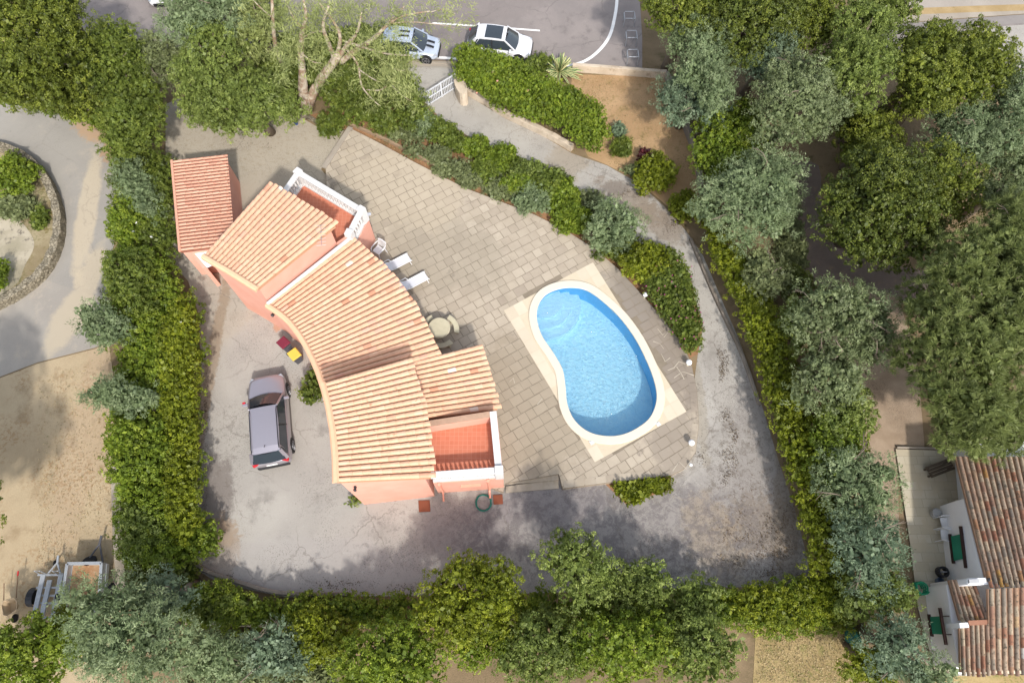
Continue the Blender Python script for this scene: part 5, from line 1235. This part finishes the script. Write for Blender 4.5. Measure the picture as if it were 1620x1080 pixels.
S(222, 300, 20, 60, 'acacia', 2.4, .45, 'slim slanting feathery grey green shrub between the left lane and the shed', rot=-.45, group='shrubs beside the left lane')
S(208, 350, 30, 40, 'laurel', 2.0, .45, 'rounded bright green shrub on the edge of the left lane', group='shrubs beside the left lane', cover=1.7)
# ---- left hedge
H([(172,400),(215,392),(262,405),(280,440),(304,480),(313,540),(313,640),(311,760),(307,850),(296,890),(205,890),(196,840),(186,760),(176,690),(186,620),(190,560),(174,500),(170,440)], 'laurel', 2.0, .6, 'long thick green hedge between the sand lot and the yard', cover=1.5)
H([(292,470),(313,510),(316,600),(315,700),(311,800),(306,862),(282,868),(268,800),(270,700),(262,600),(262,520)], 'privet', 2.35, .42, 'yellow green clipped hedge strip along the west edge of the yard', cover=1.6, flowers=(M_wfl, .006, .06))
T(215, 445, 44, 46, 'bush', .8, 2.8, .5, 'rounded bushy tree at the top of the left hedge')
T(225, 720, 46, 62, 'laurel', .6, 3.0, .5, 'bright green bushy tree bulging from the left hedge over the sand lot')
S(172, 520, 38, 30, 'acacia', 2.6, .38, 'upper grey blue feathery shrub reaching over the left lane', group='grey blue shrubs in the left hedge', z0=1.2, gap=.25, rot=.6)
S(206, 634, 50, 26, 'acacia', 3.0, .38, 'lower grey blue feathery shrub reaching over the sand lot', group='grey blue shrubs in the left hedge', z0=1.4, gap=.2, rot=.1)
S(308, 845, 34, 36, 'laurel', 1.8, .4, 'rounded bright shrub at the bottom of the left hedge beside the yard', group='shrubs beside the left lane')
S(236, 842, 48, 40, 'green', 2.2, .5, 'dull green shrub at the bottom of the left hedge beside the concrete wall', group='shrubs beside the left lane')
H([(205,885),(300,885),(318,905),(300,925),(260,900),(235,960),(205,960)], 'dark', 1.0, .4, 'low dark undergrowth below the left hedge', kind='undergrowth', cat='undergrowth', group=None)
# ---- round bed on the left
S(24, 276, 34, 30, 'laurel', 1.3, .35, 'bright bushy shrub in the round bed by the left lane', group='shrubs in the round bed')
S(22, 325, 34, 22, 'dull', .5, .22, 'thin patchy shrub in the round bed by the left lane', group='shrubs in the round bed', gap=.5)
S(62, 345, 12, 18, 'bush', .4, .2, 'tiny shrub beside the curved stone wall', group='shrubs in the round bed', gap=.3)
S(2, 435, 10, 24, 'laurel', .9, .3, 'half seen shrub at the left edge inside the curved stone wall', group='shrubs in the round bed')
# ---- below the eucalyptus and the bed
H([(490,120),(540,100),(600,110),(650,118),(672,150),(676,180),(650,196),(600,198),(560,190),(520,160)], 'bush', 1.9, .55, 'large rambling green shrub under the eucalyptus branches', kind='shrub', cat='shrub', group=None, flat=.5)
H([(400,60),(640,30),(645,100),(560,110),(500,120),(480,150),(430,140),(400,110)], 'bush', 1.5, .55, 'green undergrowth behind the eucalyptus trunks along the road wall', kind='undergrowth', cat='undergrowth', group=None, flat=.6)
S(523, 196, 18, 17, 'spike', .9, .26, 'small round tufted shrub at the north corner of the terrace', cover=2)
bed = [(770,268,24,16,'bush','mid green shrub between the lavender row and the middle of the bed'),(690,243,22,12,'dull','grey shrub near the terrace edging in the upper bed'),(820,290,22,14,'laurel','light green shrub between the lavender row and the blue green one'),(610,198,20,12,'bush','low green shrub nearest the north corner of the terrace'),(642,212,24,12,'dull','thin grey shrub on bare soil near the north end of the bed'),
 (668,193,20,20,'acacia','grey blue shrub at the driveway edge near the gate'),(700,208,22,20,'bush','rounded green shrub right of the grey blue one near the gate'),(722,226,20,14,'bush','narrow green shrub in the upper bed beside the driveway'),
 (752,232,20,16,'laurel','light green shrub in the upper bed beside the driveway'),(655,238,14,8,'dull','tiny grey shrub alone on bare soil in the bed'),(715,268,28,14,'dull','grey lavender shrub along the terrace edging, uppermost of the row'),
 (752,284,26,15,'dull','grey lavender shrub along the terrace edging, second of the row'),(790,252,30,22,'laurel','bright yellow green shrub in the middle of the bed'),(798,300,30,16,'dull','grey lavender shrub along the terrace edging, lowest of the row'),
 (832,272,26,20,'green','blue green shrub in the middle of the bed'),(868,290,26,24,'bush','mid green shrub right of the blue green one'),(842,316,30,18,'acacia','grey shrub between the lavender row and the yellow green shrub'),
 (893,312,26,24,'laurel','yellow green shrub with thick leaves near the grey round shrub'),(906,344,28,24,'laurel','brightest yellow green shrub against the terrace edging'),(938,318,20,16,'dull','purplish brown shrub beside the driveway above the grey round shrub')]
for (x, y, rx, ry, s_, lb) in bed: S(x, y, rx*1.0, ry*.98, s_, .85 if s_ != 'dull' else .55, .24, lb, cover=1.6, gap=.1)
S(968, 358, 40, 36, 'acacia', 2.3, .5, 'large round grey green shrub at the bend of the driveway', gap=.05)
S(975, 385, 32, 26, 'bush', 1.0, .4, 'dark shrub below the large round grey green one')
S(1019, 414, 33, 29, 'privet', 1.5, .42, 'round lime green shrub at the top of the flowering hedge', cover=1.7)
H([(1050,388),(1072,402),(1088,432),(1100,475),(1108,515),(1106,545),(1094,556),(1080,545),(1066,520),(1048,495),(1030,470),(1018,445),(1040,430)], 'clipbush', 1.2, .32, 'dark green hedge dotted with purple flowers right of the pool terrace', flowers=(M_flower, .10, .035), cover=1.7)
H([(970,766),(1058,757),(1058,776),(1030,780),(1006,792),(994,795),(980,780)], 'privet', .45, .2, 'low ground hugging shrub below the south edge of the terrace', kind='shrub', cat='shrub', group=None, cover=1.7, flowers=(M_wfl, .02, .04))
# ---- oleander, agave and the dry lawn
H([(718,82),(745,72),(778,88),(820,98),(850,122),(895,140),(935,160),(958,186),(960,212),(945,234),(925,232),(885,205),(840,186),(790,168),(745,140),(722,115)], 'clip', 2.0, .42, 'thick oleander hedge with a few pink flowers above the driveway', flowers=(M_pink, .005, .07), cover=1.6)
S(850, 100, 18, 14, 'bush', 1.1, .3, 'small green shrub between the oleander hedge and the agave', group='small plants round the dry lawn')
S(984, 232, 13, 14, 'spike', .6, .2, 'little tufted green shrub on the dry lawn', group='small plants round the dry lawn', cover=2)
S(979, 207, 8, 8, 'blue', .55, .14, 'little round blue grey cushion plant on the dry lawn', group='small plants round the dry lawn', cover=2.2)
S(1019, 246, 7, 7, 'red', .6, .14, 'little dark red plant at the lower end of the dry lawn', group='small plants round the dry lawn')
S(1036, 275, 34, 28, 'privet', 1.1, .3, 'yellow green shrub at the lower end of the dry lawn beside the driveway', group='small plants round the dry lawn', gap=.1)
S(1005, 268, 16, 7, 'dull', .4, .15, 'low dry brown shrub at the edge of the dry lawn', group='small plants round the dry lawn', gap=.3)
S(1080, 325, 18, 22, 'privet', .9, .25, 'small yellow green shrub below the dry lawn by the driveway', group='small plants round the dry lawn', gap=.3)
q = at(884, 118, 0); m = MB()
for k in range(95):
    a = NR.uniform(0, 2*PI); el = NR.uniform(.15, 1.35); L = NR.uniform(.85, 1.35); d = Vector((math.cos(a)*math.cos(el), math.sin(a)*math.cos(el), math.sin(el))); s = Vector((-math.sin(a), math.cos(a), 0)); rows = []
    for i in range(7):
        t = i/6; droop = Vector((d.x, d.y, -1.0))*(t**2.6)*NR.uniform(.15,.22)*(1.6 if el < .9 else .6); p = Vector((q.x,q.y,.15)) + d*L*t + droop; w = .055*(1-.25*t)*(1 if t < .85 else .45) + .008
        up = s.cross(d)*-.02
        rows.append([p - s*w, p - s*w*.55 + up, p + s*w*.55 + up, p + s*w])
    n0 = len(m.v); m.grid(rows)
    for i in range(6): m.c[-18 + i*3] = .95; m.c[-18 + i*3 + 1] = .25; m.c[-18 + i*3 + 2] = .95
tag(m.build('agave', attr_mat('agave_leaf', [(0, (.08,.15,.05)), (.4, (.13,.22,.08)), (.9, (.55,.52,.24)), (1, (.6,.56,.28))], .5, 3, .2, 0), normals=False), 'big agave with yellow striped leaves between the road wall and the dry lawn', 'agave')
# ---- right boundary hedge
H([(1085,318),(1112,360),(1140,430),(1172,500),(1198,570),(1220,650),(1246,740),(1268,820),(1284,905),(1350,905),(1345,840),(1325,760),(1300,690),(1266,620),(1240,540),(1215,470),(1190,420),(1150,380),(1128,330)], 'privet', 2.2, .48, 'long bright green hedge along the right side of the driveway', cover=1.6)
# ---- upper right trees
T(1150, 232, 58, 58, 'laurel', 1, 3.6, .6, 'dark glossy leaved tree between the blue green tree and the big grey acacia')
T(1085, 20, 62, 42, 'oak', 3, 6.5, .8, 'yellow green tree at the top edge beside the bicycle racks')
T(1185, 32, 62, 52, 'dark', 3, 7, .9, 'broad olive dark tree at the top edge right of the blue green tree')
T(1270, 40, 55, 42, 'oak', 2.5, 6, .8, 'yellow green tree at the top edge with a grey trunk showing')
T(1212, 92, 44, 46, 'blue', 2, 5, .65, 'blue green tree in shade behind the tall feathery acacia', gap=.1)
T(1110, 92, 52, 76, 'acacia', 2.5, 5.5, .65, 'tall feathery blue green acacia by the end of the road', 'acacia_tree', gap=.1)
T(1092, 162, 50, 42, 'blue', 1.5, 4, .6, 'spreading blue green branches over the corner of the dry lawn', 'acacia_tree', gap=.2)
T(1188, 322, 74, 70, 'acacia', 1.5, 4.8, .7, 'large grey blue acacia beside the driveway bend', 'acacia_tree', gap=.08, cover=1.4)
T(1262, 176, 76, 62, 'olive', 2.5, 6, .7, 'wide grey green tree in the upper right grove', gap=.08)
T(1352, 92, 56, 74, 'green', 3, 6.5, .75, 'tall soft green tree in the upper right grove', 'pine_tree')
T(1398, 20, 48, 28, 'green', 3, 6, .7, 'leafy green tree cut by the top edge left of the white pavement')
T(1462, 112, 54, 60, 'oak', 3.5, 6.5, .8, 'left umbrella pine of the pair with its bare trunk showing below', 'pine_tree', base=(1385,185), cover=1.5)
T(1532, 112, 52, 62, 'oak', 3.5, 6.5, .8, 'right umbrella pine of the pair next to the small road', 'pine_tree', base=(1500,175), cover=1.5)
T(1452, 160, 30, 22, 'oak', 3, 5.0, .6, 'low green tree beneath the umbrella pines')
T(1375, 232, 50, 34, 'oak', 1.5, 4, .65, 'yellow green tree above the shaded lane in the upper right grove')
T(1360, 200, 36, 20, 'dark', 1, 3.2, .5, 'low dark bush tree between the soft green tree and the shaded lane')
T(1392, 334, 100, 80, 'dark', 2, 6.2, .85, 'big rounded dark green tree beside the shaded lane', 'pine_tree', cover=1.5)
T(1478, 296, 48, 50, 'oak', 2, 5.6, .9, 'yellow green rounded tree against the big dark one', 'pine_tree')
T(1522, 225, 58, 50, 'acacia', 2, 5.5, .7, 'grey green feathery tree below the umbrella pines', gap=.1)
T(1592, 195, 56, 68, 'acacia', 2, 6, .7, 'grey green tree at the right edge below the small road', gap=.1)
T(1590, 300, 54, 50, 'olive', 2, 5, .8, 'pale olive green tree at the right edge above the giant pine')
T(1538, 515, 108, 168, 'pine', 3, 6.8, .7, 'giant spreading pine with needle tufts on the right side', 'pine_tree', cover=1.35, base=(1590,560))
T(1610, 430, 70, 110, 'pine', 3, 6.6, .7, 'pine crown at the right edge merging with the giant pine', 'pine_tree')
T(1560, 670, 80, 62, 'pine', 2.6, 5, .6, 'lower pine boughs hanging over the neighbouring tiled roof', 'pine_tree', gap=.3, base=(1500,640))
T(1316, 502, 68, 46, 'olive', 2, 4.8, .65, 'silvery green oak with two rounded crowns beside the shaded lane', 'olive_tree')
T(1364, 545, 38, 40, 'olive', 1.8, 4.4, .6, 'smaller silvery green oak touching the giant pine', 'olive_tree')
T(1303, 600, 50, 58, 'olive', 1.5, 4.4, .55, 'thin greyish pine with bare twigs below the silvery oak', 'pine_tree', gap=.3)
T(1210, 437, 36, 34, 'dull', 1.4, 3.2, .4, 'pale grey twiggy shrub tree right of the driveway hedge', gap=.2)
T(1262, 520, 28, 40, 'green', 1.2, 3.0, .5, 'fresh green bush tree left of the silvery oak')
T(1328, 655, 40, 56, 'green', 1.2, 3.4, .6, 'green tree at the left edge of the gravel patch')
T(1318, 705, 42, 50, 'laurel', 1.2, 3.2, .5, 'glossy green tree between the driveway hedge and the gravel patch')
T(1250, 450, 30, 24, 'dark', .6, 2.2, .4, 'dark low bush at the bend of the shaded lane')
T(1352, 772, 58, 52, 'acacia', 1.2, 3.8, .65, 'feathery grey green acacia left of the neighbour terrace', 'acacia_tree', gap=.06)
T(1368, 868, 50, 60, 'blue', 1.2, 3.8, .6, 'blue green acacia beside the neighbour terrace, middle of three', 'acacia_tree', gap=.08)
T(1378, 942, 52, 42, 'green', 1, 3, .5, 'soft green tree between the two blue acacias by the neighbour terrace', gap=.1)
T(1412, 1022, 44, 44, 'blue', 1.2, 3.6, .6, 'bluest acacia at the lower right against the white wall', 'acacia_tree', gap=.08)
T(1450, 1065, 50, 24, 'acacia', 1, 3, .5, 'grey green shrub tree at the bottom edge below the bluest acacia', gap=.15)
T(1375, 1050, 36, 34, 'privet', .8, 2.6, .4, 'yellow green bush tree at the bottom edge by the upturned canoe')
# ---- bottom
H([(300,925),(330,920),(400,946),(450,952),(560,948),(670,947),(860,945),(1010,943),(1180,940),(1290,920),(1345,905),(1350,985),(1260,992),(1170,990),(1000,1000),(830,985),(680,975),(560,985),(440,988),(300,985)], 'laurel', 1.25, .5, 'long dense green hedge along the bottom of the yard', cover=1.5)
S(350, 962, 60, 26, 'bush', 1.5, .45, 'loose green shrub at the left end of the bottom hedge', group='shrubs along the bottom hedge')
H([(1150,934),(1285,918),(1345,900),(1345,985),(1250,990),(1155,985)], 'privet', 1.45, .45, 'brighter clipped end of the bottom hedge in the right corner', cover=1.5)
T(742, 950, 78, 72, 'privet', 1, 3.9, .7, 'rounded yellow green tree standing on the bottom hedge left of centre')
T(770, 1010, 62, 32, 'laurel', .8, 2.8, .5, 'low bright green tree below the rounded yellow green one')
T(617, 1040, 86, 62, 'laurel', 1.0, 3.6, .65, 'domed bright green tree at the bottom edge left of centre')
T(510, 1005, 60, 34, 'privet', .6, 2.2, .4, 'low yellow green bush tree below the bottom hedge, left of the domed one')
T(912, 905, 46, 60, 'green', 1.2, 4.4, .6, 'tallest light green tree rising in front of the yard at the bottom centre')
T(1005, 926, 54, 38, 'green', 1, 3.0, .55, 'spiky pale green tree right of the tallest bottom tree', gap=.08)
T(1100, 958, 44, 36, 'green', .8, 2.3, .55, 'green tree overhanging the right half of the bottom hedge')
T(858, 1026, 68, 54, 'green', 1, 3.6, .65, 'broad green tree at the bottom edge below the tallest one')
T(980, 1026, 84, 54, 'laurel', 1, 3.8, .65, 'broad bright green tree at the bottom edge right of centre', gap=.05)
T(1105, 1030, 62, 46, 'green', 1.2, 3.4, .6, 'green tree at the bottom edge beside the lower dry lawn')
T(208, 1005, 92, 72, 'acacia', 2, 5.5, .7, 'large blue green acacia spreading over the box trailer', 'acacia_tree', cover=1.4)
T(268, 945, 32, 36, 'blue', 1.2, 3.6, .45, 'small blue grey acacia at the right shoulder of the large one', 'acacia_tree', gap=.1)
T(52, 1030, 74, 58, 'laurel', .8, 3.0, .5, 'bushy yellow green tree in the bottom left corner')
T(345, 1042, 50, 40, 'acacia', .8, 2.8, .45, 'blue green bush tree at the bottom edge, left of the bare soil', gap=.1)
T(440, 1030, 44, 44, 'blue', .6, 2.4, .4, 'dark blue green bush tree at the bottom edge by the bare soil', gap=.15)
S(110, 985, 26, 26, 'privet', 1.6, .25, 'small yellow orange sapling behind the trailers', group='shrubs along the bottom hedge', gap=.4)
S(495, 612, 16, 26, 'bush', 1.0, .24, 'green shrub against the villa wall beside the people carrier', group='plants at the foot of the villa wall', gap=.1)
S(560, 791, 12, 6, 'green', .15, .14, 'thin weeds at the corner of the south wall', group='plants at the foot of the villa wall', gap=.4)
# trees just outside the left edge that shade the sand lot
T(-120, 840, 90, 110, 'oak', 3, 7, 1.0, 'large tree just beyond the left edge shading the sand lot', 'oak_tree', base=(-220,860))
T(-105, 700, 75, 60, 'oak', 3, 6.5, 1.0, 'tree beyond the left edge shading the lane slab', 'oak_tree', base=(-220,700))
H([(285,992),(400,1000),(520,996),(545,1010),(530,1090),(290,1090)], 'dull', .45, .3, 'patchy dry undergrowth on the bare soil at the bottom edge', kind='undergrowth', cat='undergrowth', group=None, gap=.45, cover=.9)
H([(255,905),(300,925),(310,985),(250,985)], 'bush', .5, .28, 'sparse undergrowth in the corner between the two hedges', kind='undergrowth', cat='undergrowth', group=None, gap=.5, cover=.9)
H([(1215,255),(1240,262),(1262,300),(1280,420),(1262,440),(1225,400)], 'dull', .35, .22, 'thin dry undergrowth beside the shaded lane', kind='undergrowth', cat='undergrowth', group=None, gap=.6, cover=.8)
# ---- the eucalyptus: trunk and limbs
eb = at(487, 176, 0); eu = empty('eucalyptus_tree', (eb.x, eb.y, 0), 'old eucalyptus with pale forked trunks and thin yellow green foliage beside the gate', 'tree', G_T)
M_euc = NT('eucalyptus_bark')
c = M_euc.mix(M_euc.ramp(M_euc.noise(2.2, 6, .7, 1.0), .42, .6), srgb(180,168,150), srgb(138,114,94)); M_euc.col(c); M_euc.rough(.9); M_euc.bump(M_euc.noise(14, 5), .5, .03)
def limb(pts, name='limb', seg=9):
    P = [at(x, y, h) for x, y, h, r in pts]; R_ = [q[3] for q in pts]; Q = smooth_poly(P, 4, closed=False); rr = []
    for i in range(len(Q)):
        f = i/4; k = min(int(f), len(R_)-2); rr.append(R_[k] + (R_[k+1]-R_[k])*(f-k))
    m = MB(); m.tube(Q, rr, seg); return m.build(name, M_euc.m, eu, smooth=True)
limb([(487,176,0,.34),(480,150,1.2,.30),(479,132,2.0,.27),(478,110,3.0,.20),(476,80,4.2,.17),(478,52,5.3,.13),(484,25,6.4,.09),(480,0,7.2,.05)], 'trunk', 12)
limb([(487,168,.3,.30),(500,138,1.6,.26),(515,115,2.6,.25),(528,98,3.3,.24),(534,88,3.8,.22)], 'trunk', 12)
limb([(445,98,2.0,.12),(437,80,3.2,.12),(433,50,4.5,.11),(431,15,5.8,.09),(430,-10,6.5,.06)])
limbs = [
 [(530,95,3.4,.16),(520,70,4.6,.12),(511,40,5.8,.09),(520,10,7,.06)], [(532,92,3.5,.14),(538,60,4.8,.10),(528,35,5.8,.07),(505,5,7,.04)],
 [(536,90,3.6,.16),(552,68,4.6,.12),(565,50,5.5,.08),(572,20,6.6,.05)], [(540,98,3.3,.18),(562,80,4.2,.15),(590,62,5.2,.12),(615,38,6.2,.08),(640,25,6.8,.05),(680,18,7.2,.03)],
 [(545,66,4.8,.07),(575,75,4.9,.06),(610,85,5.0,.045),(650,88,5.2,.03)], [(555,68,4.8,.06),(585,78,4.6,.05),(603,94,4.4,.03)],
 [(548,78,4.2,.07),(566,102,3.8,.06),(572,135,3.5,.05),(590,158,3.3,.03),(602,168,3.1,.02)], [(568,110,3.8,.04),(585,122,3.8,.035),(600,130,3.8,.02)], [(580,142,3.4,.03),(600,143,3.5,.025),(612,136,3.7,.015)],
 [(620,135,4.2,.02),(635,150,4,.02),(650,160,3.8,.015)], [(590,60,5.3,.05),(620,30,6.4,.04),(640,10,7,.02)], [(615,38,6.2,.04),(650,35,6.6,.03),(700,40,7,.02),(720,45,7.1,.012)],
 [(680,20,7,.025),(700,15,7.2,.02),(720,22,7.3,.012)], [(478,60,5,.05),(500,50,5.6,.04),(515,52,5.8,.03)], [(433,30,5,.05),(415,15,5.6,.03),(400,0,6,.02)], [(476,45,5.4,.05),(460,20,6.2,.035),(450,-5,7,.02)],
 [(478,85,4,.04),(495,98,3.8,.03),(510,100,3.7,.02)], [(620,108,4.4,.02),(635,112,4.4,.02),(645,109,4.5,.012)]]
for l in limbs: limb(l, 'limb', 7)
cl = []
for l in limbs:
    for (x, y, h, r_) in l[1:]:
        for _ in range(9 if r_ < .07 else 2): cl.append(tuple(at(x + NR.normal(0, 13), y + NR.normal(0, 11), h + NR.normal(0, .5))))
for (cx_, cy_, sx_, sy_, n_) in ((470,30,55,30,240),(560,20,60,22,190),(600,70,45,28,130),(452,100,22,32,110),(510,130,22,18,30),(620,118,24,16,90),(645,140,18,14,30),(490,70,40,25,110)):
    for _ in range(int(n_*.55)): cl.append(tuple(at(NR.normal(cx_, sx_*.6), NR.normal(cy_, sy_*.6), NR.uniform(3.4, 7))))
Cx = np.array(cl); Cx = Cx[Cx[:,2] > 1.5]; Dx = np.tile(np.array([[0,0,1.0]]), (len(Cx),1)) + NR.normal(size=(len(Cx),3))*.4
V, val = leaves(Cx, Dx, NR.uniform(0, 1, len(Cx)), 'euc', 1.3); quads_mesh('crown', V, val, LM['euc'], eu, (eb.x, eb.y, 0))
# ---- fallen leaves and grass tufts on bare ground: one scatter
def scatter(name, polys, n, sz, mat, label=None):
    out = []
    for P in polys:
        W_ = np.array([[p.x, p.y] for p in pxpoly(P, 0)]); mn, mx = W_.min(0), W_.max(0); c = NR.uniform(mn, mx, size=(n*3, 2)); d, ins = polydist(W_, c); c = c[ins][:n]; out.append(c)
    c = np.concatenate(out); k = len(c); z = NR.uniform(.03, .07, (k,1)); C = np.hstack([c, z]); a = NR.uniform(0, 2*PI, k); s_ = NR.uniform(.5, 1.3, (k,1))*sz
    t = np.column_stack([np.cos(a), np.sin(a), NR.uniform(-.2,.9,k)])*s_; b = np.column_stack([-np.sin(a), np.cos(a), NR.uniform(-.3,.3,k)])*s_*.4
    o = quads_mesh(name, np.stack([C-t*.2, C+b, C+t, C-b], 1), NR.uniform(0, 1, k), mat); o['kind'] = 'stuff'; return o
M_dry = leaf_mat('dry_grass', [(0, srgb(132,114,80)), (.5, srgb(166,146,106)), (.85, srgb(184,164,124)), (1, srgb(108,112,60))], .2)
scatter('dry_grass', [[(915,120),(1050,124),(1100,270),(1050,310),(960,255)], [(1200,990),(1345,990),(1350,1080),(1195,1080)], [(60,600),(180,560),(190,900),(60,900)], [(490,185),(670,175),(900,320),(880,345),(700,275),(555,205)]], 2600, .045, M_dry)
M_lit = leaf_mat('fallen_leaf', [(0, (.05,.032,.022)), (.6, (.11,.075,.045)), (1, (.20,.15,.08))], .1)
def drift(spots, sz):
    c = []
    for (px, py, sx, sy, n) in spots:
        k = max(2, n//45); q = np.column_stack([NR.normal(px, sx, k), NR.normal(py, sy, k)])
        for (x, y) in q:
            for _ in range(n//k): c.append(tuple(at(x + NR.normal(0, sx*.16+2), y + NR.normal(0, sy*.16+2), .03))[:2])
    c = np.array(c); k = len(c); C = np.column_stack([c, NR.uniform(.025, .05, k)]); a = NR.uniform(0, 2*PI, k); s_ = NR.uniform(.5, 1.3, (k,1))*sz
    t = np.column_stack([np.cos(a), np.sin(a), NR.uniform(-.2,.5,k)])*s_; b = np.column_stack([-np.sin(a), np.cos(a), NR.uniform(-.3,.3,k)])*s_*.5
    o = quads_mesh('fallen_leaves', np.stack([C-t*.4, C+b, C+t, C-b], 1), NR.uniform(0, 1, k), M_lit); o['kind'] = 'stuff'
drift([(640,215,30,12,200),(1145,590,5,28,420),(1160,705,6,28,380),(1215,835,22,35,800),(1180,880,40,14,400),(1235,760,8,50,300),(322,700,4,90,420),(316,520,5,40,200),(1075,350,22,16,260),(1010,300,20,12,200),(345,870,12,25,220),(600,925,120,8,300),(1110,760,14,30,160),(395,210,50,25,300)], .035)
